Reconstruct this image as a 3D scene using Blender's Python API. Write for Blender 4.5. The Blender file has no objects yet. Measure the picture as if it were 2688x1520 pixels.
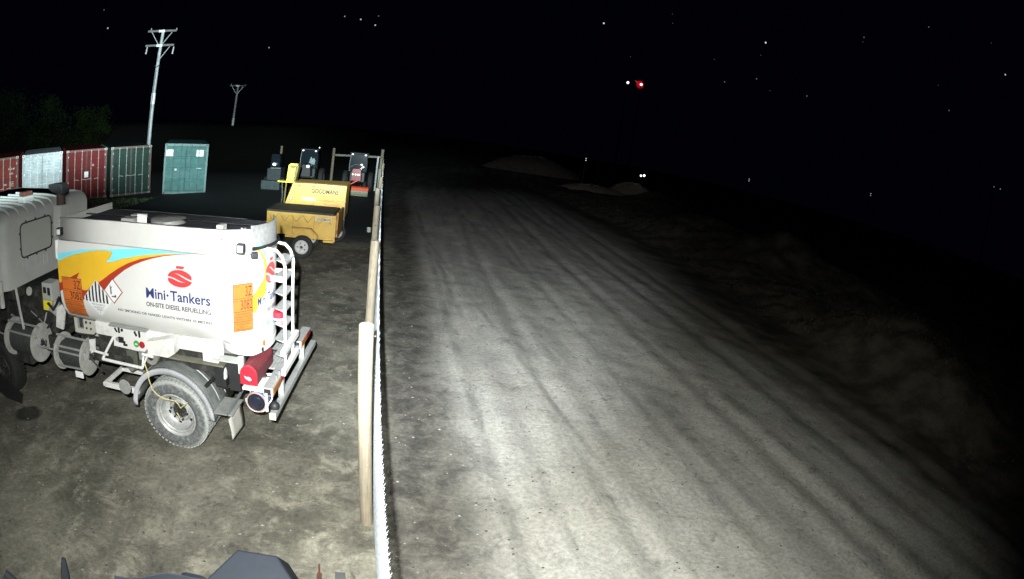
import bpy, bmesh, math, random
from mathutils import Vector, Matrix, Euler
random.seed(7)
PI = math.pi
SC = bpy.context.scene
COL = SC.collection

# ------------------------------------------------------------------ camera
CAM_H, YAW, PITCH, ROLL = 3.788, 0.2577, 0.2714, 0.1518
fwd = Vector((math.sin(YAW)*math.cos(PITCH), math.cos(YAW)*math.cos(PITCH), -math.sin(PITCH)))
right = Vector((math.cos(YAW), -math.sin(YAW), 0))
up = right.cross(fwd)
xr = right*math.cos(ROLL) + up*math.sin(ROLL)
yu = -right*math.sin(ROLL) + up*math.cos(ROLL)
cam = bpy.data.cameras.new('yard_camera')
cam.type = 'PANO'
tgt = cam if hasattr(cam, 'panorama_type') else cam.cycles
tgt.panorama_type = 'FISHEYE_EQUISOLID'
tgt.fisheye_lens = 36.0*1392.65/2688.0
tgt.fisheye_fov = PI
cam.sensor_width = 36.0
cam.clip_start = 0.05
cam.clip_end = 5000
camo = bpy.data.objects.new('yard_camera', cam)
COL.objects.link(camo)
M = Matrix((( xr.x, yu.x, -fwd.x, 0), (xr.y, yu.y, -fwd.y, 0), (xr.z, yu.z, -fwd.z, CAM_H), (0, 0, 0, 1)))
camo.matrix_world = M
SC.camera = camo

# ------------------------------------------------------------------ world: moonless night
w = bpy.data.worlds.new('World'); SC.world = w; w.use_nodes = True
bg = w.node_tree.nodes['Background']
bg.inputs[0].default_value = (0.05, 0.07, 0.36, 1)
bg.inputs[1].default_value = 0.0050

# ------------------------------------------------------------------ exposure and lamps
SC.view_settings.view_transform = 'Standard'
SC.view_settings.look = 'None'
SC.view_settings.gamma = 1
SC.view_settings.exposure = 0
SC.view_settings.use_curve_mapping = False

def spot(name, pos, aim, power, cone, blend, col, rad=0.03):
    l = bpy.data.lights.new(name, 'SPOT'); l.energy = power; l.spot_size = math.radians(cone)
    l.spot_blend = blend; l.color = col; l.shadow_soft_size = rad
    o = bpy.data.objects.new(name, l); COL.objects.link(o)
    o.location = pos
    o.rotation_euler = (Vector(aim)-Vector(pos)).to_track_quat('-Z', 'Y').to_euler()
    return o
# the LED floodlight hung on the mast just below the camera: a wide near lens and two long-throw lenses
LP = (-0.34, 0.96, 2.66)
CP = (-0.14, -0.06, 4.02)      # the illuminators bolted to the mast beside the camera
spot('floodlight_near_beam', LP, (2.2, 5.6, 0), 420, 118, 1.0, (1.0, 0.98, 0.93))
spot('camera_light_ahead', CP, (1.9, 14, 0), 8600, 56, 1.0, (0.88, 0.95, 1.0))
spot('camera_light_near', CP, (-.75, 5.4, 0), 3050, 104, 1.0, (0.98, 1.0, 0.96))
spot('camera_light_road', CP, (2.9, 4.9, 0), 1950, 100, 1.0, (0.98, 1.0, 0.94))
for nm, aim in (('camera_light_far_left', (-18, 17, 7.1)), ('camera_light_far_ahead', (-6.5, 24, 6.3))):
    o = spot(nm, CP, aim, 43000, 62, .5, (0.80, 0.98, 1.0)); o.scale = (1, .52, 1)

# ------------------------------------------------------------------ helpers
def lk(o): COL.objects.link(o); return o
def tag(o, label=None, cat=None, group=None, kind=None):
    if label: o['label'] = label
    if cat: o['category'] = cat
    if group: o['group'] = group
    if kind: o['kind'] = kind
    return o
def empty(name, loc, rz=0, label=None, cat=None, group=None, rot=None):
    o = bpy.data.objects.new(name, None); lk(o)
    o.location = loc; o.rotation_euler = rot if rot else (0, 0, rz)
    o.empty_display_size = 0.2
    return tag(o, label, cat, group)
FL = [1.0]
class G:
    """collects shapes; flip mirrors y so that truck coordinates (u, v, z) can be used directly"""
    def __init__(s, flip=False): s.v = []; s.f = []; s.k = -1 if flip else 1
    def add(s, vs, fs):
        n = len(s.v); s.v += [(a[0], s.k*a[1], a[2]) for a in vs]; s.f += [tuple(i+n for i in f) for f in fs]; return s
    def box(s, x0, x1, y0, y1, z0, z1, M=None):
        vs = [Vector((x, y, z)) for x in (x0, x1) for y in (y0, y1) for z in (z0, z1)]
        if M: vs = [M @ v for v in vs]
        return s.add(vs, [(0,1,3,2),(4,6,7,5),(0,4,5,1),(2,3,7,6),(0,2,6,4),(1,5,7,3)])
    def bar(s, p0, p1, wx, wz, upv=(0,0,1)):
        p0, p1 = Vector(p0), Vector(p1); d = (p1-p0).normalized(); uv = Vector(upv)
        if abs(d.dot(uv)) > .98: uv = Vector((1,0,0))
        a = d.cross(uv).normalized(); b = a.cross(d)
        vs = [p+a*i*wx/2+b*j*wz/2 for p in (p0, p1) for i, j in ((-1,-1),(1,-1),(1,1),(-1,1))]
        return s.add(vs, [(0,1,2,3),(7,6,5,4),(0,4,5,1),(1,5,6,2),(2,6,7,3),(3,7,4,0)])
    def tube(s, pts, r, n=8, cap=True):
        pts = [Vector(p) for p in pts]; rs = r if isinstance(r, (list, tuple)) else [r]*len(pts)
        vs = []; fs = []; a = None
        for i, p in enumerate(pts):
            d = (pts[min(i+1, len(pts)-1)]-pts[max(i-1, 0)]).normalized()
            if a is None:
                a = d.cross(Vector((0,0,1)))
                if a.length < .1: a = d.cross(Vector((1,0,0)))
            a = (a-d*a.dot(d)).normalized(); b = d.cross(a)
            for k in range(n):
                t = 2*PI*k/n; vs.append(p+(a*math.cos(t)+b*math.sin(t))*rs[i])
        for i in range(len(pts)-1):
            for k in range(n):
                k2 = (k+1) % n; fs.append((i*n+k, i*n+k2, (i+1)*n+k2, (i+1)*n+k))
        if cap: fs += [tuple(range(n))[::-1], tuple((len(pts)-1)*n+k for k in range(n))]
        return s.add(vs, fs)
    def lathe(s, prof, M, n=32):
        """prof: (axial, radius) along local x"""
        vs = []; fs = []; m = len(prof)
        for k in range(n):
            t = 2*PI*k/n
            for ax, r in prof: vs.append(M @ Vector((ax, r*math.cos(t), r*math.sin(t))))
        for k in range(n):
            k2 = (k+1) % n
            for i in range(m-1): fs.append((k*m+i, k*m+i+1, k2*m+i+1, k2*m+i))
        return s.add(vs, fs)
    def prism(s, poly, d, M=None):
        """poly in local xz, extruded along local y by d"""
        n = len(poly); vs = [Vector((x, 0, z)) for x, z in poly]+[Vector((x, d, z)) for x, z in poly]
        if M: vs = [M @ v for v in vs]
        return s.add(vs, [tuple(range(n)), tuple(range(n, 2*n))[::-1]]+[(i, (i+1) % n, (i+1) % n+n, i+n) for i in range(n)])
    def sheet(s, rows):
        m = len(rows[0]); vs = [p for r in rows for p in r]
        return s.add(vs, [(i*m+j, i*m+j+1, (i+1)*m+j+1, (i+1)*m+j) for i in range(len(rows)-1) for j in range(m-1)])
    def ball(s, c, r, n=8, sq=(1,1,1)):
        m = n//2; rows = []
        for i in range(m+1):
            a = PI*i/m; rows.append([(c[0]+r*sq[0]*math.sin(a)*math.cos(2*PI*k/n), c[1]+r*sq[1]*math.sin(a)*math.sin(2*PI*k/n), c[2]+r*sq[2]*math.cos(a)) for k in range(n+1)])
        return s.sheet(rows)
    def mesh(s, name='mesh', fix=True):
        me = bpy.data.meshes.new(name); me.from_pydata([tuple(v) for v in s.v], [], s.f)
        if fix:
            b = bmesh.new(); b.from_mesh(me); bmesh.ops.remove_doubles(b, verts=b.verts, dist=1e-5)
            bmesh.ops.recalc_face_normals(b, faces=b.faces); b.to_mesh(me); b.free()
        return me
    def obj(s, name, mat, parent=None, bevel=0, smooth=False, thick=0, fix=True):
        me = s.mesh(name, fix); o = bpy.data.objects.new(name, me); lk(o); me.materials.append(mat)
        if parent: o.parent = parent
        if smooth:
            for p in me.polygons: p.use_smooth = True
            try: me.set_sharp_from_angle(angle=math.radians(38))
            except Exception: pass
        if thick:
            md = o.modifiers.new('thickness', 'SOLIDIFY'); md.thickness = thick; md.offset = 0
        if bevel:
            md = o.modifiers.new('edge', 'BEVEL'); md.width = bevel; md.segments = 2; md.limit_method = 'ANGLE'
        return o
def dup(root, loc=None, rz=None, label=None):
    def cp(o, par):
        c = o.copy(); lk(c)
        if par: c.parent = par
        for ch in [x for x in bpy.data.objects if x.parent == o]: cp(ch, c)
        return c
    r = cp(root, None)
    if loc is not None: r.location = loc
    if rz is not None: r.rotation_euler = (0, 0, rz)
    if label: r['label'] = label
    return r

# ------------------------------------------------------------------ materials
MATS = {}
def mat(name, col, rough=.6, metal=0, var=.25, scale=6., bump=.0, dirt=None, dscale=3., demph=.5, emit=None, spec=.5, coat=0):
    if name in MATS: return MATS[name]
    m = bpy.data.materials.new(name); m.use_nodes = True; nt = m.node_tree; N = nt.nodes; Lk = nt.links
    b = N['Principled BSDF']; b.inputs['Roughness'].default_value = rough; b.inputs['Metallic'].default_value = metal
    b.inputs['Specular IOR Level'].default_value = spec
    if coat: b.inputs['Coat Weight'].default_value = coat; b.inputs['Coat Roughness'].default_value = .12
    tc = N.new('ShaderNodeTexCoord')
    nz = N.new('ShaderNodeTexNoise'); nz.inputs['Scale'].default_value = scale; nz.inputs['Detail'].default_value = 6; nz.inputs['Roughness'].default_value = .62
    Lk.new(tc.outputs['Object'], nz.inputs['Vector'])
    mr = N.new('ShaderNodeMapRange'); mr.inputs[1].default_value = .3; mr.inputs[2].default_value = .7
    mr.inputs[3].default_value = 1-var; mr.inputs[4].default_value = 1+var*.5
    Lk.new(nz.outputs[0], mr.inputs[0])
    mx = N.new('ShaderNodeMix'); mx.data_type = 'RGBA'; mx.blend_type = 'MULTIPLY'; mx.inputs[0].default_value = 1
    mx.inputs[6].default_value = (*col, 1); Lk.new(mr.outputs[0], mx.inputs[7])
    out = mx.outputs[2]
    if dirt:
        n2 = N.new('ShaderNodeTexNoise'); n2.inputs['Scale'].default_value = dscale; n2.inputs['Detail'].default_value = 8; n2.inputs['Roughness'].default_value = .7
        Lk.new(tc.outputs['Object'], n2.inputs['Vector'])
        r2 = N.new('ShaderNodeMapRange'); r2.inputs[1].default_value = .5-.0*demph; r2.inputs[2].default_value = .72; r2.inputs[4].default_value = demph
        Lk.new(n2.outputs[0], r2.inputs[0])
        m2 = N.new('ShaderNodeMix'); m2.data_type = 'RGBA'; Lk.new(r2.outputs[0], m2.inputs[0]); Lk.new(out, m2.inputs[6]); m2.inputs[7].default_value = (*dirt, 1)
        out = m2.outputs[2]
    Lk.new(out, b.inputs['Base Color'])
    if bump:
        bp = N.new('ShaderNodeBump'); bp.inputs['Strength'].default_value = bump; bp.inputs['Distance'].default_value = .01
        Lk.new(nz.outputs[0], bp.inputs['Height']); Lk.new(bp.outputs[0], b.inputs['Normal'])
    if emit: b.inputs['Emission Color'].default_value = (*emit[0], 1); b.inputs['Emission Strength'].default_value = emit[1]
    MATS[name] = m
    return m
white = mat('tank_white_paint', (.72,.72,.70), .36, var=.05, scale=2, dirt=(.5,.48,.42), dscale=5, demph=.12, coat=.3)
white2 = mat('frame_white_paint', (.74,.74,.71), .5, var=.12, scale=9, dirt=(.30,.28,.24), dscale=7, demph=.5)
cabw = mat('cab_grey_paint', (.43,.44,.42), .42, var=.08, scale=3, dirt=(.28,.27,.25), dscale=4, demph=.35)
alu = mat('dull_aluminium', (.42,.43,.42), .45, metal=.35, var=.2, scale=25, dirt=(.2,.19,.17), dscale=6, demph=.5, bump=.1)
steel = mat('dirty_chassis_steel', (.026,.025,.024), .7, var=.5, scale=14, dirt=(.13,.12,.10), dscale=9, demph=.7, bump=.3)
black = mat('black_rubber_trim', (.018,.018,.02), .55, var=.3)
tyre = mat('dusty_tyre_rubber', (.13,.137,.137), .9, var=.45, scale=22, dirt=(.30,.31,.30), dscale=11, demph=.75, bump=.5)
def dust_tyre():
    m = tyre; nt = m.node_tree; N = nt.nodes; Lk = nt.links; b = N['Principled BSDF']
    src = b.inputs['Base Color'].links[0].from_socket
    tc = N.new('ShaderNodeTexCoord'); sp = N.new('ShaderNodeSeparateXYZ'); Lk.new(tc.outputs['Object'], sp.inputs[0])
    cb = N.new('ShaderNodeCombineXYZ'); Lk.new(sp.outputs[0], cb.inputs[0]); Lk.new(sp.outputs[2], cb.inputs[1])
    ln = N.new('ShaderNodeVectorMath'); ln.operation = 'LENGTH'; Lk.new(cb.outputs[0], ln.inputs[0])
    nz = N.new('ShaderNodeTexNoise'); nz.inputs['Scale'].default_value = 16; nz.inputs['Detail'].default_value = 6; Lk.new(tc.outputs['Object'], nz.inputs['Vector'])
    ad = N.new('ShaderNodeMath'); ad.operation = 'MULTIPLY_ADD'; Lk.new(nz.outputs[0], ad.inputs[0]); ad.inputs[1].default_value = .05; Lk.new(ln.outputs['Value'], ad.inputs[2])
    r = N.new('ShaderNodeMapRange'); Lk.new(ad.outputs[0], r.inputs[0]); r.inputs[1].default_value = .425; r.inputs[2].default_value = .452; r.inputs[4].default_value = .85
    mx = N.new('ShaderNodeMix'); mx.data_type = 'RGBA'; Lk.new(r.outputs[0], mx.inputs[0]); Lk.new(src, mx.inputs[6]); mx.inputs[7].default_value = (.40,.415,.40,1)
    Lk.new(mx.outputs[2], b.inputs['Base Color'])
dust_tyre()
tyre2 = mat('black_tyre_rubber', (.02,.02,.02), .8, var=.3)
rimm = mat('dusty_wheel_rim', (.45,.46,.45), .5, metal=.2, var=.3, scale=12, dirt=(.26,.25,.23), dscale=7, demph=.6)
rimw = mat('trailer_white_rim', (.62,.61,.58), .5, var=.2, dirt=(.3,.27,.2), demph=.4)
galv = mat('galvanised_steel', (.30,.33,.355), .42, metal=.55, var=.25, scale=30)
fender = mat('grey_plastic_mudguard', (.12,.13,.125), .5, var=.35, scale=10, dirt=(.20,.20,.19), dscale=8, demph=.6)
fedge = mat('light_mudguard_edge', (.50,.51,.54), .35, var=.15)
red = mat('red_plastic', (.46,.018,.035), .45, var=.15, scale=12, dirt=(.22,.05,.05), demph=.5)
blue = mat('blue_paint', (.02,.09,.42), .4, var=.2, dirt=(.2,.22,.26), demph=.3)
orange = mat('orange_placard', (.66,.165,.028), .5, var=.06)
inkb = mat('dark_blue_lettering', (.012,.035,.17), .5, var=.1)
inkk = mat('black_lettering', (.018,.018,.02), .5, var=.1)
inkg = mat('grey_lettering', (.055,.06,.08), .5, var=.3, scale=40)
yel = mat('livery_yellow', (.83,.50,.035), .4, var=.05)
redl = mat('livery_red', (.42,.045,.022), .4, var=.05)
logor = mat('logo_red', (.62,.055,.06), .4, var=.05)
cyan = mat('livery_cyan', (.22,.80,.95), .4, var=.05)
blue2 = mat('number_light_blue', (.20,.58,.95), .4, var=.05)
signw = mat('sign_white', (.82,.82,.82), .5, var=.04)
pinkred = mat('diamond_border_red', (.30,.03,.04), .5, var=.1)
yhose = mat('yellow_cord', (.62,.55,.25), .6, var=.2, scale=30)
yt = mat('trailer_yellow_paint', (.60,.38,.075), .5, var=.12, scale=4, dirt=(.30,.19,.05), dscale=5, demph=.5)
yb = mat('bright_yellow_panel', (.90,.78,.05), .45, var=.08, dirt=(.4,.33,.05), demph=.4)
dark = mat('dark_tarpaulin', (.03,.03,.03), .75, var=.4, scale=8, bump=.3)
lamphw = mat('lamp_lens_clear', (.75,.77,.8), .15, var=.1)
lamp_return_glow = mat('lamp_glass_painted_glow', (.9,.95,1), .3, var=.05, emit=((.85,.95,1), 2.2))  # emission stands in for light thrown back by unlit lamp lenses
amber = mat('amber_lens', (.34,.11,.012), .3, var=.1)
redlens = mat('red_lens', (.22,.008,.008), .3, var=.1)
green = mat('green_button', (.08,.33,.07), .5)
teal = mat('teal_pump', (.03,.14,.16), .5, var=.2)
darkred_l = mat('orange_red_hood', (.72,.07,.02), .45, var=.1)
bristle = mat('pale_brush_bristles', (.36,.38,.27), .9, var=.4, scale=40)
tractor_dark = mat('tractor_dark_body', (.02,.025,.03), .5, var=.3)
glass = mat('dark_cab_glass', (.012,.02,.026), .12, var=.1, spec=.7)
postm = mat('pine_post', (.20,.172,.122), .8, var=.2, scale=5, dirt=(.15,.105,.07), dscale=3, demph=.6, bump=.15)
def grain():
    nt = postm.node_tree; N = nt.nodes; Lk = nt.links; b = N['Principled BSDF']; src = b.inputs['Base Color'].links[0].from_socket
    tc = N.new('ShaderNodeTexCoord'); mp = N.new('ShaderNodeMapping'); mp.inputs['Scale'].default_value = (34, 34, 1.6); Lk.new(tc.outputs['Object'], mp.inputs[0])
    nz = N.new('ShaderNodeTexNoise'); nz.inputs['Scale'].default_value = 1; nz.inputs['Detail'].default_value = 6; nz.inputs['Roughness'].default_value = .7; Lk.new(mp.outputs[0], nz.inputs['Vector'])
    r = N.new('ShaderNodeMapRange'); Lk.new(nz.outputs[0], r.inputs[0]); r.inputs[1].default_value = .3; r.inputs[2].default_value = .7; r.inputs[3].default_value = .62; r.inputs[4].default_value = 1.25
    vo = N.new('ShaderNodeTexVoronoi'); vo.inputs['Scale'].default_value = 3.3; Lk.new(tc.outputs['Object'], vo.inputs['Vector'])
    r2 = N.new('ShaderNodeMapRange'); Lk.new(vo.outputs['Distance'], r2.inputs[0]); r2.inputs[1].default_value = .06; r2.inputs[2].default_value = .12; r2.inputs[3].default_value = .45; r2.inputs[4].default_value = 1
    ml = N.new('ShaderNodeMath'); ml.operation = 'MULTIPLY'; Lk.new(r.outputs[0], ml.inputs[0]); Lk.new(r2.outputs[0], ml.inputs[1])
    mx = N.new('ShaderNodeMix'); mx.data_type = 'RGBA'; mx.blend_type = 'MULTIPLY'; mx.inputs[0].default_value = 1; Lk.new(src, mx.inputs[6]); Lk.new(ml.outputs[0], mx.inputs[7])
    Lk.new(mx.outputs[2], b.inputs['Base Color'])
grain()
endgrain = mat('post_end_grain', (.30,.26,.21), .85, var=.4, scale=20, bump=.2)
polem = mat('weathered_pole', (.50,.54,.55), .8, var=.35, scale=3, bump=.2)
plate = mat('white_reflective_plate', (.92,.93,.93), .4, var=.03)
housing = mat('floodlight_grey_housing', (.0024,.0030,.0042), .6, var=.12, scale=30, spec=.05)
rust = mat('rusty_steel', (.008,.0028,.002), .9, spec=.05, var=.4, scale=60)

# ------------------------------------------------------------------ ground
def sstep(a, b, x):
    t = max(0, min(1, (x-a)/(b-a))); return t*t*(3-2*t)
MOUNDS = [(14.4, 8.6, 1.15, 2.4, 2.4), (17.6, 12.0, .3, 1.6, 1.8), (19.6, 20.4, 1.6, 2.9, 2.6), (18.4, 26.5, 1.25, 3.2, 3.6), (21.5, 16.3, .6, 2.0, 2.0)]
MOUNDS += [(13.0, 5.6, .5, 1.8, 1.6), (22.5, 42, .8, 4, 3), (27, 48, 1.3, 3, 2.6), (15.8, 58, .7, 6.5, 4.5), (11.5, 60.5, .5, 6, 4)]
from mathutils import noise as mn
def height(x, y):
    z = 0.0
    # left yard falls gently towards the containers
    z -= .25*sstep(9, 16, -x)*sstep(17, 24, y)
    # ruts of the road, running along y and bending slightly right
    xx = x - .0016*(y-4)**2*(1 if y < 40 else 0)
    if .6 < x < 11 and y < 45:
        for c, wd, dp in ((1.62,.13,.022), (2.85,.14,.03), (4.35,.12,.016), (5.9,.2,.03), (7.6,.22,.03), (9.2,.25,.03)):
            d = (xx-c)/wd
            if abs(d) < 4: z += dp*(-math.exp(-d*d)+.55*math.exp(-(abs(d)-1.9)**2))
    # ditch and bank on the right
    e = x - (10.2 + .22*max(0, y-5) - .004*max(0, y-5)**2)
    z += -.12*math.exp(-((e-.2)/1.1)**2) + .34*sstep(.3, 3.2, e) + .05*mn.noise(Vector((x*.8, y*.8, 1)))*sstep(-3, 0, e)
    for cx, cy, h, rx, ry in MOUNDS:
        d = ((x-cx)/rx)**2+((y-cy)/ry)**2
        if d < 5: z += h*math.exp(-d*1.1)
    if e > .3: z += .16*mn.noise(Vector((x*1.3, y*1.3, 0)))*min(1, e)
    if e > .3: z += min(1, e*.5)*(.16*mn.noise(Vector((x*.9+4, y*.9, 2)))+.07*mn.noise(Vector((x*3.1, y*3.1, 5))))
    if y > 38 and x < -4: z += 3.3*sstep(40, 53, y)*sstep(4, 12, -x)
    z += .018*mn.noise(Vector((x*2.1, y*2.1, 3)))+.03*mn.noise(Vector((x*.5, y*.5, 7)))*(1-math.exp(-(abs(x+1)+abs(y-6))*.05))
    return z
def axis(segs):
    out = []
    for a, b, st in segs:
        n = max(1, int(round((b-a)/st)))
        out += [a+(b-a)*i/n for i in range(n)]
    out.append(segs[-1][1]); return out
xs = axis([(-600,-160,60), (-160,-40,5), (-40,-8,1), (-8,.6,.25), (.6,10.5,.075), (10.5,26,.22), (26,60,1.2), (60,160,10), (160,600,60)])
ys = axis([(-30,0,3), (0,16,.16), (16,36,.3), (36,70,.9), (70,160,8), (160,900,60)])
g = G()
g.sheet([[(x, y, height(x, y) if abs(x) < 160 and y < 160 else 0) for x in xs] for y in ys])
def ground_material():
    m = bpy.data.materials.new('trampled_gravel_and_dirt'); m.use_nodes = True; nt = m.node_tree; N = nt.nodes; Lk = nt.links
    b = N['Principled BSDF']; b.inputs['Roughness'].default_value = .95; b.inputs['Specular IOR Level'].default_value = .2
    tc = N.new('ShaderNodeTexCoord'); sep = N.new('ShaderNodeSeparateXYZ'); Lk.new(tc.outputs['Object'], sep.inputs[0])
    def math_(op, a, b_=None, c=None):
        n = N.new('ShaderNodeMath'); n.operation = op
        for i, v in enumerate((a, b_, c)):
            if v is None: continue
            if isinstance(v, (int, float)): n.inputs[i].default_value = v
            else: Lk.new(v, n.inputs[i])
        return n.outputs[0]
    def noise(scale, det=6, ro=.6, vec=None, dist=0):
        n = N.new('ShaderNodeTexNoise'); n.inputs['Scale'].default_value = scale; n.inputs['Detail'].default_value = det; n.inputs['Roughness'].default_value = ro
        n.inputs['Distortion'].default_value = dist
        Lk.new(vec if vec else tc.outputs['Object'], n.inputs['Vector']); return n.outputs[0]
    def ramp(v, a, b_, lo=0, hi=1):
        n = N.new('ShaderNodeMapRange'); n.interpolation_type = 'SMOOTHSTEP'
        Lk.new(v, n.inputs[0]); n.inputs[1].default_value = a; n.inputs[2].default_value = b_; n.inputs[3].default_value = lo; n.inputs[4].default_value = hi; return n.outputs[0]
    def mix(f, a, b_, mode='MIX'):
        n = N.new('ShaderNodeMix'); n.data_type = 'RGBA'; n.blend_type = mode
        for i, v in ((0, f), (6, a), (7, b_)):
            if isinstance(v, (int, float)): n.inputs[i].default_value = v
            elif isinstance(v, tuple): n.inputs[i].default_value = (*v, 1)
            else: Lk.new(v, n.inputs[i])
        return n.outputs[2]
    X, Y = sep.outputs[0], sep.outputs[1]
    wob = math_('MULTIPLY', math_('SUBTRACT', noise(.35, 3), .5), .9)
    bend = math_('MULTIPLY', math_('POWER', math_('ABSOLUTE', math_('SUBTRACT', Y, 4)), 2), .0016)
    xr_ = math_('SUBTRACT', X, bend)
    xw = math_('ADD', X, wob)
    # long streaks laid down by wheels
    cmb = N.new('ShaderNodeCombineXYZ'); Lk.new(math_('MULTIPLY', xr_, 1.55), cmb.inputs[0]); Lk.new(math_('MULTIPLY', Y, .22), cmb.inputs[1])
    streak = noise(1.0, 4, .5, cmb.outputs[0], .8)
    cmb2 = N.new('ShaderNodeCombineXYZ'); Lk.new(math_('MULTIPLY', xr_, 4.2), cmb2.inputs[0]); Lk.new(math_('MULTIPLY', Y, .9), cmb2.inputs[1])
    streak2 = noise(1.0, 5, .65, cmb2.outputs[0], .5)
    big = noise(.55, 7, .66); mid = noise(2.6, 8, .7, dist=.4); fine = noise(17, 8, .74); grit = noise(75, 4, .7)
    yard = mix(ramp(big, .38, .62), (.082,.078,.063), (.172,.164,.132))
    yard = mix(ramp(mid, .48, .66, 0, .8), yard, (.25,.238,.19))
    yard = mix(ramp(mid, .44, .30, 0, .85), yard, (.052,.049,.042))
    road = mix(ramp(streak, .34, .66), (.285,.277,.245), (.405,.395,.352))
    road = mix(ramp(big, .38, .62, .45, 0), road, (.25,.25,.235))
    road = mix(ramp(streak2, .55, .74, 0, .3), road, (.47,.47,.43))
    road = mix(ramp(math_('MULTIPLY', streak2, math_('ADD', mid, .5)), .42, .27, 0, .5), road, (.15,.148,.14))
    road = mix(ramp(mid, .47, .30, 0, .65), road, (.14,.138,.13))
    sm = math_('MULTIPLY', math_('SUBTRACT', noise(1.1, 4), .5), .14)
    patch = ramp(noise(.8, 5), .42, .66)
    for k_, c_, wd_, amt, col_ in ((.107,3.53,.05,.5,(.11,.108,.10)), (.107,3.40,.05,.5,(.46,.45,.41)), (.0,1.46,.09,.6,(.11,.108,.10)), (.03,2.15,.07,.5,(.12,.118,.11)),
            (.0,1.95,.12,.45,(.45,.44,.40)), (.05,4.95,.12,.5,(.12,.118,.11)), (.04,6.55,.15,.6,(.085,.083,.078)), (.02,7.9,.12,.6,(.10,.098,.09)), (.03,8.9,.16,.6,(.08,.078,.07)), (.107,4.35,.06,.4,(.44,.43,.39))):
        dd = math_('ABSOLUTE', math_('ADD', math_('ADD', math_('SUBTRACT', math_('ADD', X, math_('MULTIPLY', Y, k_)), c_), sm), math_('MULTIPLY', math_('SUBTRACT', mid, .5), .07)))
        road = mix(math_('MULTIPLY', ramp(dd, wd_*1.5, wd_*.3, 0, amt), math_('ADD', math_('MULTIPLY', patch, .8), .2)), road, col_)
    fence_shade = mix(ramp(mid, .35, .65), (.055,.052,.046), (.135,.128,.11))  # mottled dirt, darkened to stand in for the fence mesh's shadow
    grass = mix(ramp(noise(1.2, 6), .35, .65), (.045,.042,.032), (.115,.102,.078))
    c = mix(ramp(xw, .10, .35), yard, fence_shade)
    c = mix(ramp(xw, .75, 1.55), c, road)
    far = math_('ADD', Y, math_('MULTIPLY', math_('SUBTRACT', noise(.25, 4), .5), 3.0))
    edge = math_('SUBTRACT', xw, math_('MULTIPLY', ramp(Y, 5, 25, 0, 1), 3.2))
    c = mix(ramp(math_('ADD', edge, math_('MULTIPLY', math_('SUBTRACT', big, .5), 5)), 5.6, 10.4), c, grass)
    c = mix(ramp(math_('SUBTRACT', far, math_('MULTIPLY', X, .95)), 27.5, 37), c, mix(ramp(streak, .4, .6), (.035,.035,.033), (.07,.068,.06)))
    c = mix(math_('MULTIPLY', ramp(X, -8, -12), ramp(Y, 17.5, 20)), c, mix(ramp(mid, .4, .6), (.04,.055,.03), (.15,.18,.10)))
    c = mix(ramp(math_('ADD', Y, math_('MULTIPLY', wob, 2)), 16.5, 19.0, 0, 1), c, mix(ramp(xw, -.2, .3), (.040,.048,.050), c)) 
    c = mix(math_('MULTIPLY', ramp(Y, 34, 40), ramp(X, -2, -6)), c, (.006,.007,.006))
    fc = N.new('ShaderNodeMix'); fc.data_type = 'RGBA'; fc.blend_type = 'MULTIPLY'; fc.inputs[0].default_value = 1
    Lk.new(c, fc.inputs[6]); Lk.new(math_('MULTIPLY', ramp(fine, .3, .7, .74, 1.2), ramp(grit, .3, .7, .92, 1.07)), fc.inputs[7])
    # black oil spots and pale stones pressed in
    vor = N.new('ShaderNodeTexVoronoi'); vor.inputs['Scale'].default_value = 3.1; Lk.new(tc.outputs['Object'], vor.inputs['Vector'])
    spots = ramp(math_('ADD', vor.outputs['Distance'], math_('MULTIPLY', fine, .12)), .10, .075, 0, .7)
    c2 = mix(spots, fc.outputs[2], (.045,.043,.04))
    # the oil stain beside the truck
    st = math_('ADD', math_('POWER', math_('ADD', X, 5.11), 2), math_('POWER', math_('MULTIPLY', math_('SUBTRACT', Y, 5.16), 1.2), 2))
    c2 = mix(ramp(math_('ADD', st, math_('MULTIPLY', math_('SUBTRACT', mid, .5), .12)), .085, .035, 0, .85), c2, (.02,.02,.019))
    Lk.new(c2, b.inputs['Base Color'])
    bp = N.new('ShaderNodeBump'); bp.inputs['Strength'].default_value = .9; bp.inputs['Distance'].default_value = .03
    hsum = math_('ADD', math_('ADD', math_('MULTIPLY', mid, .8), math_('MULTIPLY', fine, .35)), math_('MULTIPLY', grit, .05))
    Lk.new(hsum, bp.inputs['Height']); Lk.new(bp.outputs[0], b.inputs['Normal'])
    return m
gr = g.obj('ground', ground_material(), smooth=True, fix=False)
gr.data.polygons.foreach_set('use_smooth', [True]*len(gr.data.polygons))
tag(gr, kind='structure')

# loose stones: nobody could count them
def stones(name, n, region, smin, smax, m, seed):
    rnd = random.Random(seed); g = G()
    for _ in range(n):
        x, y = region(rnd); s = smin+(smax-smin)*rnd.random()**3; z = height(x, y)
        a = rnd.random()*6.28; vs = []
        for dx, dy, dz in ((1,0,0),(0,1,0),(-1,0,0),(0,-1,0),(0,0,.8),(0,0,-.6)):
            k = s*(.6+.6*rnd.random()); vs.append((x+k*(dx*math.cos(a)-dy*math.sin(a)), y+k*(dx*math.sin(a)+dy*math.cos(a))*.8, z+dz*k*.8+s*.15))
        g.add(vs, [(0,1,4),(1,2,4),(2,3,4),(3,0,4),(1,0,5),(2,1,5),(3,2,5),(0,3,5)])
    return tag(g.obj(name, m, fix=False), kind='stuff')
stl = mat('pale_gravel', (.21,.20,.175), .9, var=.4, scale=4)
std = mat('dark_gravel', (.05,.048,.045), .9, var=.4, scale=4)
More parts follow.
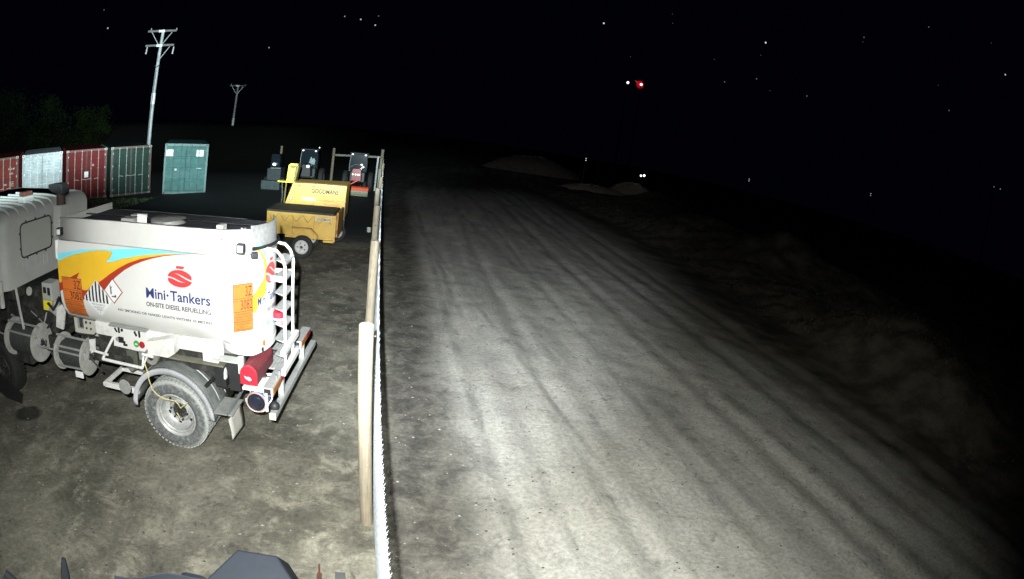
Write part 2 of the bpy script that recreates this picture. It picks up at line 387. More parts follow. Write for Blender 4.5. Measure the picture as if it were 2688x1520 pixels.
tag(stones('loose_pale_stones', 3800, lambda r: (-6+15*r.random(), .8+13*r.random()**1.3), .004, .026, stl, 3), 'pale loose stones scattered over the dirt yard and gravel road', 'gravel')
tag(stones('loose_dark_clods', 4200, lambda r: (-6+15*r.random(), .8+14*r.random()**1.2), .004, .024, std, 4), 'small dark clods scattered over the dirt yard and gravel road', 'gravel')

# weeds and dry grass on the bank
def weeds(name, n, region, hmin, hmax, m, seed, wd=.006):
    rnd = random.Random(seed); g = G()
    for _ in range(n):
        x, y = region(rnd); z = height(x, y)-.01; h = (hmin+(hmax-hmin)*rnd.random())*(.55+max(0, .9*mn.noise(Vector((x*.6, y*.6, 9)))))
        for k in range(4):
            a = rnd.random()*6.28; l = h*(.4+.7*rnd.random()); dx, dy = math.cos(a)*l*.55, math.sin(a)*l*.55; px, py = -math.sin(a)*wd, math.cos(a)*wd
            g.add([(x-px, y-py, z), (x+px, y+py, z), (x+dx*.5+px*.7, y+dy*.5+py*.7, z+l*.75), (x+dx*.5-px*.7, y+dy*.5-py*.7, z+l*.75), (x+dx, y+dy, z+l)], [(0,1,2,3), (3,2,4)])
    return g.obj(name, m, fix=False)
wm = mat('dry_grass_blades', (.10,.088,.062), .9, var=.5, scale=.7, dirt=(.018,.02,.012), dscale=.8, demph=.95)
gm = mat('green_grass_blades', (.10,.15,.065), .9, var=.5, scale=.9)
def bankreg(r):
    while True:
        y = 2+42*r.random()**1.3; x = 10+14*r.random(); e = x-(10.2+.22*max(0, y-5)-.004*max(0, y-5)**2)
        if e > .45: return x, y
tag(weeds('bank_grass', 26000, bankreg, .02, .13, wm, 5), 'dry tufty grass covering the dark bank right of the road', 'grass', kind='stuff')
tag(weeds('yard_grass', 5000, lambda r: (-26+14*r.random(), 19.5+5*r.random()), .03, .16, gm, 6, .02), 'green grass strip in front of the container row', 'grass', kind='stuff')

# a heap of earth far down the road and a rubble heap: own meshes on the ground
def heap(name, cx, cy, rx, ry, h, m, seed, label, cat):
    rows = []; n = 26
    for i in range(9):
        t = i/8; rows.append([(cx+rx*t*math.cos(2*PI*k/n)*(1+.12*mn.noise(Vector((k*.6, i, seed)))), cy+ry*t*math.sin(2*PI*k/n), height(cx, cy)-.15+h*max(0, 1-t**2.2)*(1+.22*mn.noise(Vector((k*.9, i*.8, seed))))) for k in range(n)]+[None])
        rows[-1][-1] = rows[-1][0]
    o = G().sheet(rows).obj(name, m, smooth=True); return tag(o, label, cat)
earth = mat('bare_earth', (.11,.085,.07), .95, var=.45, scale=3, bump=.5)
rubble = mat('pale_rubble', (.24,.21,.15), .95, var=.6, scale=6, dirt=(.07,.07,.05), dscale=3, demph=.8, bump=.8)
heap('earth_heap', 15.4, 57.5, 5.8, 4, 1.75, earth, 1, 'low brown earth heap far off where the gravel road ends', 'heap')
heap('rubble_heap', 25.2, 52, 3.2, 2.0, 1.5, rubble, 2, 'small pale rubble heap beside the twin white lights', 'heap')
heap('rubble_heap', 20.0, 50, 4.6, 1.6, .8, rubble, 3, 'long low pale rubble heap between the earth heap and the twin white lights', 'heap')

# ------------------------------------------------------------------ fence
fence = empty('chain_link_fence', (0, 4, 0), 0, 'chain-link fence with round pine posts and spiky top running away between yard and road', 'fence')
def FX(y): return .041-.022*y
fence_loc = Vector((0, 4, 0))
def fobj(g, name, m, **k):
    o = g.obj(name, m, fence, **k); o.location = -fence_loc; return o
for i in range(-1, 10):
    y = 4.15+3.39*i
    if y > 32: break
    if i < 0: continue
    r = .064; x = FX(y); h = 2.19+random.uniform(-.015, .015)
    lean = random.uniform(-.008, .008)
    pts = [(x+lean*k, y, -.05+(h+.05)*k/8) for k in range(9)]
    g = G().tube(pts, [r*(1.02+.015*random.random()) for _ in pts], 20)
    o = fobj(g, 'post', postm, smooth=True)
    cap = G().tube([(x+lean*8, y, h), (x+lean*8, y, h+.004)], r*.97, 20)
    c = cap.obj('end_grain', endgrain, o)
# the chain-link itself
MX = .072
def wires(y0, y1, pitch, seg, rad, n):
    g = G(); y = y0; k = 0; H = 1.88
    while y < y1:
        m = int(H/seg); pts = []
        for i in range(m+1):
            yy = y+(pitch*.5 if (i+k) % 2 else -pitch*.5); z = .03+i*seg
            pts.append((FX(yy)+MX+(.0022 if i % 2 else -.0022), yy, z))
        g.tube(pts, rad, n, cap=False); y += pitch; k += 1
    return g
o = fobj(wires(1.0, 9.5, .05, .05, .0021, 4), 'chain_link_mesh', galv, fix=False); o['kind'] = 'stuff'
o = fobj(wires(9.5, 19, .05, .05, .0022, 3), 'chain_link_mesh', galv, fix=False); o['kind'] = 'stuff'
o = fobj(wires(19, 33, .1, .1, .0032, 3), 'chain_link_mesh', galv, fix=False); o['kind'] = 'stuff'
g = G(); y = 1.0; rnd = random.Random(11)
while y < 33:
    st = .05 if y < 12 else .075
    sz = 1 if y < 14 else 1.6
    x = FX(y)+MX; z = 1.88
    for sgn in (-1, 1):
        a = rnd.uniform(.5, 1.3)*sgn; b = rnd.uniform(-1, 1); hh = rnd.uniform(.022, .04)
        g.tube([(x-.003*sgn, y, z-.022), (x+.002*sgn, y+.006*b, z+.004), (x+.014*a*sz, y+.012*b, z+hh)], [.0034*sz, .0036*sz, .0012], 4)
    g.tube([(x-.009, y-.008, z-.012), (x+.009, y+.008, z-.004)], .0042*sz, 4)
    y += st
o = fobj(g, 'barbed_wire_ends', galv, fix=False); o['kind'] = 'stuff'
g = G()
for zz in (.06, .95, 1.84):
    g.tube([(FX(yy)+MX+.006, yy, zz) for yy in (1, 10, 20, 33)], .0025, 5)
fobj(g, 'straining_wire', galv)
for yy in (5.15, 11.9): fobj(G().ball((FX(yy)+.055, yy-.9, 2.05), .008, 6), 'staple', galv)

# the timber fence crossing the far end of the yard
back = empty('timber_rail_fence', (-3.5, 33, 0), 0, 'dim timber fence of tall posts and one rail crossing the far end of the yard', 'fence')
def bx(g, name, m, **k):
    o = g.obj(name, m, back, **k); o.location = -Vector((-3.5, 33, 0)); return o
for px, py, h, r in ((-.72, 33, 2.52, .105), (-3.75, 32.8, 2.36, .09), (-7.02, 32.3, 2.3, .085)):
    bx(G().tube([(px, py, -.1), (px, py, h*.5), (px, py, h)], [r, r*.97, r*.93], 14), 'post', postm, smooth=True)
bx(G().bar((-3.66, 32.93, 1.93), (-.8, 32.93, 2.03), .05, .12), 'rail', mat('old_grey_timber', (.20,.19,.16), .9, var=.4), bevel=.005)
far_post = tag(G().tube([(-.93, 32.2, -.05), (-.93, 32.2, 2.1)], .06, 10).obj('marker_post', polem), 'thin grey post behind the last fence post at the far end', 'post')

# ------------------------------------------------------------------ truck
TA = -.088
F3 = Vector((-math.cos(TA), -math.sin(TA), 0))
TO = Vector((-1.14, 4.995, 0))
TRZ = math.atan2(F3.y, F3.x)
truck = empty('fuel_tanker_truck', TO, TRZ, 'white fuel tanker truck with yellow livery and rear ladder, parked side-on in the yard', 'truck')
def T(g, name, m, parent=None, **k): return g.obj(name, m, parent or truck, **k)
def TG(): return G(flip=True)
# tank surface in (s, z): s runs along the near side from the front and then round the rounded rear
A_, B_, UC, VC = .57, .64, .72, .64
SE = 2.95-UC
NTH = 720
_th = [PI*i/NTH for i in range(NTH+1)]
_p = [(UC-A_*math.sin(t), VC-B_*math.cos(t)) for t in _th]
_c = [0.0]
for i in range(NTH): _c.append(_c[-1]+math.dist(_p[i], _p[i+1]))
SR = _c[-1]
def plan(s):
    if s <= SE: return (2.95-s, 0.0), (0.0, -1.0)
    if s >= SE+SR: return (UC+(s-SE-SR), 2*VC), (0.0, 1.0)
    import bisect
    x = s-SE; i = min(NTH-1, max(0, bisect.bisect(_c, x)-1)); t = _th[i]+(_th[i+1]-_th[i])*(x-_c[i])/(_c[i+1]-_c[i])
    n = Vector((-math.sin(t)*B_, -math.cos(t)*A_)).normalized()
    return (UC-A_*math.sin(t), VC-B_*math.cos(t)), (n.x, n.y)
PRZ = [1.37, 1.42, 1.48, 1.58, 1.68, 1.8, 2.2, 2.3, 2.43]
PRI = [.32, .2, .12, .05, .015, 0, 0, .005, .04]
def inset(z):
    if z <= PRZ[0]: return PRI[0]
    for i in range(len(PRZ)-1):
        if z <= PRZ[i+1]: return PRI[i]+(PRI[i+1]-PRI[i])*(z-PRZ[i])/(PRZ[i+1]-PRZ[i])
    return PRI[-1]
def surf(s, z, off=0):
    w_ = max(0, min(1, 1-(s-SE-.15)/.35)) if s < SE+SR/2 else max(0, min(1, 1-(SE+SR-s-.15)/.35))
    p, n = plan(s); i = inset(z)*w_-off
    return (p[0]-n[0]*i, p[1]-n[1]*i, z)
ZL = [1.37+.0*i for i in range(1)]+[1.40,1.42,1.45,1.48,1.53,1.58,1.63,1.68,1.74,1.8,1.9,2.0,2.1,2.2,2.25,2.3,2.36,2.43]
SL = [0,.02,.3,.8,1.4,1.9,2.15]+[SE+SR*i/40 for i in range(41)]+[SE+SR+.5, SE+SR+1.2, SE+SR+2.2]
rows = []
for s in SL:
    r_ = []
    for z in ZL: r_.append(surf(s, z))
    rows.append(r_)
g = TG(); g.sheet(rows)
# top skin curving inwards, underside and front
cen = (1.6, VC)
top0 = [surf(s, 2.43) for s in SL]
def shrink(p, d, z):
    vx, vy = p[0]-cen[0], p[1]-cen[1]
    return (cen[0]+vx*(1-d), cen[1]+vy*(1-d), z)
g.sheet([top0, [shrink(p, .06, 2.47) for p in top0], [shrink(p, .2, 2.51) for p in top0], [shrink(p, .5, 2.53) for p in top0], [shrink(p, 1, 2.54) for p in top0]])
bot0 = [surf(s, 1.37) for s in SL]
g.sheet([bot0, [shrink(p, .3, 1.35) for p in bot0], [shrink(p, 1, 1.34) for p in bot0]])
fa = [surf(0, z) for z in ZL]; fb = [surf(SL[-1], z) for z in ZL]
g.sheet([fa, [(p[0]+.05, .2+p[1]*.7, p[2]) for p in fa], [(p[0]+.05, 2*VC-.2-(2*VC-p[1])*.7, p[2]) for p in fb], fb])
tank = T(g, 'tank', white, smooth=True)
# rear skirt down to the tail frame
sk = [SE+.14+(SR-.28)*i/30 for i in range(31)]
T(TG().sheet([[surf(s, 1.375, .002) for s in sk], [surf(s, 1.29, .002) for s in sk]]), 'rear_skirt', white, thick=.006)
# overturn coaming
zc0, zc1 = 2.425, 2.685
cs = [.03, .8, 1.6, SE]+[SE+.05*i for i in range(1, 11)]
T(TG().sheet([[surf(s, zc0, .014) for s in cs], [surf(s, zc0+.02, .022) for s in cs], [surf(s, zc1, .0) for s in cs], [surf(s, zc1+.005, -.02) for s in cs]]), 'side_coaming', white, thick=.008, smooth=True)
cs2 = [SE+.52+(SR-1.04)*i/24 for i in range(25)]
T(TG().sheet([[surf(s, zc0, .002) for s in cs2], [surf(s, zc0+.10, -.012) for s in cs2], [surf(s, zc1+.03, -.03) for s in cs2]]), 'rear_coaming', alu, thick=.006, smooth=True)
T(TG().sheet([[surf(s, zc0+.04, .022+0*s) for s in cs2], [surf(s, zc0+.055, .036*math.sin(PI*(i+.5)/25)) for i, s in enumerate(cs2)], [surf(s, zc0+.075, .016) for s in cs2]]), 'drain_slot', black, thick=.004)
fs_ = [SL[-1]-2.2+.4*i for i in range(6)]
T(TG().sheet([[surf(s, zc0, .01) for s in fs_], [surf(s, zc1-.09, -.02) for s in fs_]]), 'side_coaming', mat('shade_grey_coaming', (.10,.105,.11), .7, var=.3), thick=.008)  # far wall coloured dark grey in place of the shade on it
T(TG().box(2.90, 2.93, .02, 1.26, zc0, zc1-.01), 'front_coaming', cabw, bevel=.004)
# things on the tank top
T(TG().box(.47, 2.86, .10, 1.17, 2.585, 2.60), 'dark_top_sheet', mat('worn_top_shade', (.065,.07,.082), .75, var=.4, scale=5, dirt=(.14,.14,.13), dscale=4, demph=.6, spec=.2))  # added dark sheet; its tone stands in for the dimly lit tank top
T(TG().tube([(2.9,.22,2.62), (1.6,.22,2.63), (.62,.22,2.63), (.50,.30,2.635), (.34,.62,2.66), (.30,.74,2.68)], .011, 8), 'breather_hose', black, smooth=True)
T(TG().tube([(2.9,.62,2.63), (1.2,.62,2.64), (.3,.62,2.65)], .009, 8), 'breather_hose', black, smooth=True)
T(TG().tube([(1.30,.10,2.60), (.8,.10,2.61), (.62,.09,2.60), (.55,.05,2.59)], .014, 8), 'vent_pipe', alu, smooth=True)
for u in (.36, .44, .40): T(TG().ball((u, .24+.1*(u > .39), 2.655), .016, 8), 'hose_clip', white)
for u, v in ((2.05,.5), (2.05,.72)):
    T(TG().box(u-.10, u+.10, v-.08, v+.06, 2.60, 2.65), 'valve_box', cabw, bevel=.008)
T(G().lathe([(0,.001), (0,.23), (.05,.23), (.06,.21), (.07,.001)], Matrix.Translation((1.55,-.64,2.59)) @ Matrix.Rotation(-PI/2, 4, 'Y'), 28), 'manhole_lid', alu, smooth=True)
T(TG().box(1.78, 1.92, .46, .48, 2.60, 2.70), 'white_tag', plate)
T(TG().box(.70, .78, .40, .52, 2.601, 2.66), 'bracket', white2, bevel=.004)
T(TG().box(1.02, 1.06, .08, .12, 2.54, 2.66), 'bracket', white2)
T(TG().box(.76, .79, .07, .10, 2.54, 2.67), 'bracket', white2)

# ---- flat print on the tank
def font_mesh(txt, shear=0, thickc=0):
    cu = bpy.data.curves.new('t', 'FONT'); cu.body = txt; cu.size = 1; cu.resolution_u = 3; cu.offset = thickc; cu.shear = shear
    ob = bpy.data.objects.new('t', cu); COL.objects.link(ob)
    dg = bpy.context.evaluated_depsgraph_get(); me = bpy.data.meshes.new_from_object(ob.evaluated_get(dg))
    bpy.data.objects.remove(ob); bpy.data.curves.remove(cu); return me
def fit2d(me, x0, x1, y0, y1):
    vs = [v.co for v in me.vertices]; a0 = min(v.x for v in vs); a1 = max(v.x for v in vs); b0 = min(v.y for v in vs); b1 = max(v.y for v in vs)
    for v in me.vertices:
        v.co.x = x0+(v.co.x-a0)/(a1-a0)*(x1-x0); v.co.y = y0+(v.co.y-b0)/(b1-b0)*(y1-y0)
def poly_mesh(polys):
    me = bpy.data.meshes.new('p'); vs = []; fs = []
    for p in polys:
        n = len(vs); vs += [(a, b, 0) for a, b in p]; fs.append(tuple(range(n, n+len(p))))
    me.from_pydata(vs, [], fs)
    b = bmesh.new(); b.from_mesh(me); bmesh.ops.triangulate(b, faces=b.faces); b.to_mesh(me); b.free(); return me
def slice_map(me, fn, stx, sty):
    b = bmesh.new(); b.from_mesh(me)
    if not len(b.verts): return me
    x0 = min(v.co.x for v in b.verts); x1 = max(v.co.x for v in b.verts); y0 = min(v.co.y for v in b.verts); y1 = max(v.co.y for v in b.verts)
    for lo, hi, st, nrm in ((x0, x1, stx, Vector((1,0,0))), (y0, y1, sty, Vector((0,1,0)))):
        k = math.floor(lo/st)+1
        while st and k*st < hi:
            bmesh.ops.bisect_plane(b, geom=b.verts[:]+b.edges[:]+b.faces[:], plane_co=nrm*k*st, plane_no=nrm, dist=1e-6); k += 1
    for v in b.verts: v.co = Vector(fn(v.co.x, v.co.y))
    b.to_mesh(me); b.free(); return me
def words(me, gap):
    """splits flat lettering into one mesh per word"""
    iv = sorted((min(me.vertices[i].co.x for i in p.vertices), max(me.vertices[i].co.x for i in p.vertices)) for p in me.polygons)
    cuts = []; hi = iv[0][1]
    for a, b in iv:
        if a-hi > gap: cuts.append((a+hi)/2)
        hi = max(hi, b)
    out = []; ed = [-1e9]+cuts+[1e9]
    for lo, h in zip(ed[:-1], ed[1:]):
        ps = [p for p in me.polygons if lo < me.vertices[p.vertices[0]].co.x < h]; ids = {}
        vs = []; fs = []
        for p in ps:
            f = []
            for i in p.vertices:
                if i not in ids: ids[i] = len(vs); vs.append(tuple(me.vertices[i].co))
                f.append(ids[i])
            fs.append(tuple(f))
        n = bpy.data.meshes.new('w'); n.from_pydata(vs, [], fs); out.append(n)
    return out
def decal(name, me, m, off=.004, parent=None, stx=.04, sty=.025):
    slice_map(me, lambda s, z: (lambda q: (q[0], -q[1], q[2]))(surf(s, z, off)), stx, sty)
    o = bpy.data.objects.new(name, me); lk(o); o.parent = parent or tank
    me.materials.clear(); me.materials.append(m); return o
def lerp_strip(name, up_, lo_, m, off):
    """a print area between two curves given as (s, z) lists"""
    decal(name, poly_mesh([up_+lo_[::-1]]), m, off)
# cyan band, yellow wave, red edge
decal('cyan_stripe', poly_mesh([[(.0,2.262),(.245,2.308),(.504,2.350),(.895,2.378),(1.167,2.405),(1.411,2.428),(1.755,2.43),(2.077,2.43),(2.2,2.428),(2.1,2.42),(1.758,2.398),(1.517,2.370),(1.35,2.345),(1.092,2.29),(.98,2.255),(.905,2.238),(.843,2.236),(.916,2.286),(.94,2.333),(.927,2.355),(.851,2.358),(.706,2.353),(.558,2.33),(.354,2.289),(.189,2.241),(.0,2.172)]]), cyan, .003)
decal('yellow_wave', poly_mesh([[(.0,2.172),(.189,2.241),(.354,2.289),(.558,2.33),(.706,2.353),(.851,2.358),(.927,2.355),(.94,2.333),(.916,2.286),(.843,2.236),(.905,2.238),(.98,2.255),(1.092,2.29),(1.35,2.345),(1.517,2.370),(1.758,2.398),(2.1,2.42),(2.2,2.424),(1.921,2.407),(1.678,2.375),(1.521,2.345),(1.356,2.310),(1.181,2.249),(1.043,2.183),(.896,2.101),(.794,2.035),(.71,1.988),(.64,1.984),(.573,1.928),(.515,1.878),(.472,1.866),(.399,1.873),(.34,2.004),(.391,2.073),(.22,1.999),(.06,1.932),(.0,1.905)]]), yel, .0035)
decal('red_wave', poly_mesh([[(.71,1.988),(.794,2.035),(.896,2.101),(1.043,2.183),(1.181,2.249),(1.356,2.310),(1.521,2.345),(1.678,2.375),(1.921,2.407),(2.1,2.42),(1.922,2.402),(1.679,2.366),(1.524,2.328),(1.401,2.290),(1.27,2.240),(1.134,2.172),(.989,2.075),(.847,1.960),(.742,1.862),(.70,1.90)],
    [(.0,1.905),(.06,1.932),(.22,1.999),(.391,2.073),(.34,2.004),(.399,1.873),(.472,1.866),(.515,1.878),(.56,1.92),(.55,1.87),(.47,1.79),(.411,1.74),(.3,1.80),(.045,1.827),(.0,1.804)]]), redl, .0045)
def text(name, txt, s0, s1, z0, z1, m, off=.006, shear=0, thickc=0, parent=None):
    me = font_mesh(txt, shear, thickc); fit2d(me, s0, s1, z0, z1)
    for w_ in words(me, .0125 if ' ' in txt and (z1-z0) > .026 else 9): r_ = decal(name, w_, m, off, parent)
    return r_
def placard(s0, s1, z0, z1):
    base = decal('hazard_placard', poly_mesh([[(s0,z0),(s1,z0),(s1,z1),(s0,z1)]]), orange, .006)
    W_, H_ = s1-s0, z1-z0
    fr = []
    t = .006
    for a in (0, .34, .575, .79, 1): 
        zz = z1-H_*a; fr.append([(s0,zz-t/2),(s1,zz-t/2),(s1,zz+t/2),(s0,zz+t/2)])
    for a in (0, 1):
        ss = s0+W_*a; fr.append([(ss-t/2,z0),(ss+t/2,z0),(ss+t/2,z1),(ss-t/2,z1)])
    # the first rule is thin and lies between the two numbers
    fr[1] = [(s0,z1-H_*.30-.002),(s1,z1-H_*.30-.002),(s1,z1-H_*.30+.002),(s0,z1-H_*.30+.002)]
    decal('rule', poly_mesh(fr), inkk, .008, base)
    text('code_lettering', '3Z', s0+W_*.60, s0+W_*.95, z1-H_*.265, z1-H_*.055, inkk, .009, parent=base)
    text('code_lettering', '3082', s0+W_*.36, s0+W_*.97, z1-H_*.535, z1-H_*.33, inkk, .009, parent=base)
    text('small_lettering', 'HAZCHEM', s0+W_*.03, s0+W_*.3, z1-H_*.06, z1-H_*.035, inkk, .009, parent=base)
    text('small_lettering', 'UN No.', s0+W_*.03, s0+W_*.2, z1-H_*.36, z1-H_*.335, inkk, .009, parent=base)
    for k, (t_, a, b) in enumerate((('ENVIRONMENTALLY', .12, .9), ('HAZARDOUS SUBSTANCE', .04, .97), ('LIQUID N.O.S. DIESEL', .12, .9))):
        text('small_lettering', t_, s0+W_*a, s0+W_*b, z1-H_*(.645+.058*k), z1-H_*(.605+.058*k), inkk, .009, parent=base)
    for k, (t_, a, b) in enumerate((('IN EMERGENCY', .15, .9), ('DIAL 111', .3, .72), ('FIRE BRIGADE', .15, .88))):
        text('small_lettering', t_, s0+W_*a, s0+W_*b, z1-H_*(.862+.06*k), z1-H_*(.82+.06*k), inkk, .009, parent=base)
placard(.062, .412, 1.505, 1.995)
placard(2.530, 2.765, 1.60, 2.125)
def diamond(c, z, a, b): return [(c, z+b), (c-a, z), (c, z-b), (c+a, z)]
dm = decal('class_diamond', poly_mesh([diamond(.668, 1.785, .232, .228)]), signw, .0055)
bars = []
for k in range(7):
    x0 = .668-.185+k*.0575; 
    def top(x): return 1.785+.222*(1-abs(x-.668)/.226)
    xa, xb = x0-.014, x0+.014
    if k == 3: bars.append([(xa, 1.745), (xb, 1.745), (xb, top(xb)), (x0, top(x0)), (xa, top(xa))])
    else: bars.append([(xa, 1.745), (xb, 1.745), (xb, max(1.75, top(xb))), (xa, max(1.75, top(xa)))])
decal('black_bars', poly_mesh(bars), inkk, .0075, dm)
for k, (t_, hw) in enumerate((('MISCELLANEOUS', .105), ('DANGEROUS', .08), ('GOODS', .045))):
    text('small_lettering', t_, .668-hw, .668+hw, 1.705-.034*k, 1.727-.034*k, inkg, .0075, parent=dm)
text('small_lettering', '9', .662, .674, 1.60, 1.622, inkk, .0075, parent=dm)
dm2 = decal('environment_diamond', poly_mesh([diamond(.94, 1.912, .150, .152)]), pinkred, .0095)
d3 = decal('white_field', poly_mesh([diamond(.94, 1.912, .133, .135)]), signw, .0115, dm2)
decal('tree_symbol', poly_mesh([[(.898,1.875),(.918,1.875),(.914,1.94),(.935,1.975),(.911,1.952),(.909,1.995),(.903,1.952),(.886,1.985),(.897,1.94)],
    [(.905,1.845),(.93,1.858),(.95,1.85),(.965,1.872),(.985,1.868),(.982,1.84)]]), inkk, .0135, dm2)
def logo(sc, zc, w_, h_, m, off=.006):
    a, b = w_/2, h_/2
    N_ = 28
    def el(t): return (sc+a*math.cos(t), zc+b*math.sin(t))
    # two slanted waves cut the oval into three red fields
    def wave(x, k): return zc + b*(.16*math.sin(x*2.6+.3)) + k*b
    def field(lo, hi):
        up_, dn = [], []
        for i in range(33):
            x = -1+2*i/32; e = b*math.sqrt(max(0, 1-x*x)); zu = min(zc+e, hi(x)); zl = max(zc-e, lo(x))
            if zu > zl+1e-4: up_.append((sc+a*x, zu)); dn.append((sc+a*x, zl))
        return up_+dn[::-1]
    s1 = lambda x: zc+b*(.30+.24*math.sin(-x*2.5+.9)-.10*x)          # upper wave, top edge
    s2 = lambda x: s1(x)-b*.17*max(0, min(1, (x+.42)*1.7))             # upper wave, bottom edge (fades out to the left)
    s3 = lambda x: zc+b*(-.12+.24*math.sin(-x*2.5-.55)-.02*x)
    s4 = lambda x: s3(x)-b*.17*max(0, min(1, (.42-x)*1.7))
    r = decal('company_logo', poly_mesh([p for p in (field(s1, lambda x: 1e9), field(s3, s2), field(lambda x: -1e9, s4)) if len(p) > 3]), m, off)
    decal('logo_cap', poly_mesh([[(sc-.30*a, zc+b*1.14), (sc+.30*a, zc+b*1.14), (sc+.38*a, zc+b*1.44), (sc-.26*a, zc+b*1.44)]]), m, off, r)
logo(1.90, 2.150, .328, .186, logor)
text('company_name', 'Mini', 1.432, 1.70, 1.893, 2.008, inkb, thickc=.018)
text('company_name', '·', 1.715, 1.745, 1.935, 1.962, inkb)
text('company_name', 'Tankers', 1.765, 2.277, 1.893, 2.008, inkb, thickc=.018)
text('slogan', 'ON-SITE DIESEL REFUELLING', 1.428, 2.281, 1.797, 1.850, inkg, .009, thickc=.026)
text('warning_lettering', 'NO SMOKING OR NAKED LIGHTS WITHIN 10 METRES', .985, 2.29, 1.685, 1.715, inkg, .009, thickc=.022)
# rear
decal('yellow_wave', poly_mesh([[(2.74,2.50),(2.80,2.50),(2.90,2.44),(2.98,2.32),(3.02,2.2),(2.99,2.1),(3.0,1.98),(2.90,1.88),(2.79,1.76),(2.772,1.80),(2.770,1.965),(2.89,2.06),(2.94,2.12),(2.955,2.22),(2.93,2.33),(2.86,2.43)]]), yel, .003)
decal('cyan_stripe', poly_mesh([[(2.76,2.52),(2.86,2.52),(2.96,2.45),(3.01,2.34),(3.01,2.25),(2.97,2.34),(2.89,2.45),(2.80,2.50)]]), cyan, .0045)
decal('red_wave', poly_mesh([[(2.771,1.96),(2.89,2.06),(2.94,2.12),(2.935,2.135),(2.88,2.07),(2.771,1.975)]]), redl, .005)
logo(3.085, 2.165, .25, .235, logor)
text('company_name', 'Mini', 2.835, 2.985, 1.84, 1.945, inkb, thickc=.018)
text('company_name', '·', 2.995, 3.012, 1.885, 1.91, inkb)
text('company_name', 'Tankers', 3.02, 3.32, 1.85, 1.955, inkb, thickc=.018)
text('slogan', 'ON-SITE DIESEL REFUELLING', 2.826, 3.32, 1.735, 1.785, inkg, .008, thickc=.018)
text('phone_number', '1300 MINI TANK', 2.86, 3.30, 1.54, 1.655, blue2, thickc=.02)

# lamps on the tank
def lamp_box(c, s=.048, d=.05, rz=0, lens=lamphw, name='work_lamp'):
    Mx = Matrix.Translation((c[0], -c[1], c[2])) @ Matrix.Rotation(rz, 4, 'Z')
    g = G().box(-s, s, -d/2, d, -s*1.15, s*1.15, Mx); o = T(g, name, black, bevel=.012)
    g = G().box(-s*.66, s*.66, d-.004, d+.006, -s*.72, s*.78, Mx); T(g, 'lens', lens, o, bevel=.004)
    return o
lamp_box((.30, -.03, 2.545), .044, .05, .1)
lamp_box((2.85, -.03, 2.54), .040, .05, .2)
p = surf(2.775, 2.415, .04)
o = lamp_box(p, .03, .05, -1.0, glass, 'camera_pod')
p = surf(2.885, 2.285, .01)
Mx = Matrix.Translation((p[0], -p[1], p[2])) @ Matrix.Rotation(-1.05, 4, 'Z')
o = T(G().box(-.075, .075, -.01, .02, -.042, .042, Mx), 'rear_marker', alu, bevel=.01)
for k in range(3): T(G().box(-.05+.034*k, -.026+.034*k, .02, .024, -.022, .022, Mx), 'lens', amber if k != 1 else redlens, o)
T(TG().box(2.96, 2.975, -.01, .05, 2.2, 2.42), 'front_edge_strip', plate)
T(TG().box(*(lambda q: (q[0]-.012, q[0]+.012, q[1]-.012, q[1]+.012))(surf(2.90, 1.36, .01)), 1.30, 1.345), 'rear_tag', black)
T(TG().box(*(lambda q: (q[0]-.012, q[0]+.012, q[1]-.012, q[1]+.012))(surf(2.93, 1.40, .01)), 1.36, 1.42), 'rear_tag', amber)
decal('reflector', poly_mesh([[(.0,1.55),(.06,1.55),(.06,1.585),(.0,1.585)]]), plate, .008)

# ---- ladder at the rear
lad = bpy.data.objects.new('ladder', None); lk(lad); lad.parent = truck
def rail(v, off=0):
    pts = [(.26,v-.12,2.45), (.16,v-.08,2.455), (.07,v-.03,2.43), (.01,v,2.36), (-.03,v,2.25), (-.035,v,1.8), (-.045,v,1.3), (-.04,v,1.06), (0,v,.99), (.08,v,.955), (.2,v-.02,.95)]
    return [(p[0]+off, p[1], p[2]) for p in pts]
for v in (.50, .84): T(TG().tube(rail(v), .0175, 10), 'ladder_rail', white, lad, smooth=True)
for k in range(7):
    z = 2.30-.185*k; g = TG()
    a = .05
    vs = [(-.035-.0,.52,z), (-.035,.86,z), (.10,.86,z+.015), (.10,.52,z+.015), (-.035,.52,z-.02), (-.035,.86,z-.02), (.02,.69,z-.09)]
    g.add(vs, [(0,1,2,3), (0,4,5,1), (4,6,5), (0,3,4), (1,5,2), (3,6,4), (2,5,6), (3,2,6)])
    T(g, 'ladder_step', alu, lad)
for z, hw in ((1.30, .08), (1.06, .06)):
    T(TG().bar((-.05, .36, z), (-.05, 1.02, z), .05, .075), 'ladder_crossbar', white2, lad, bevel=.005)
T(TG().bar((-.01,.52,2.1), (.18,.55,2.1), .02, .06), 'ladder_bracket', white2, lad)
T(TG().bar((-.01,.88,2.1), (.18,.85,2.1), .02, .05), 'ladder_bracket', white2, lad)
T(TG().tube([(.10,.70,1.60), (.10,.70,1.67)], .075, 14), 'red_cap', red, lad, smooth=True)
T(TG().tube([(.10,.70,1.585), (.10,.70,1.60)], .085, 14), 'cap_rim', white2, lad, smooth=True)

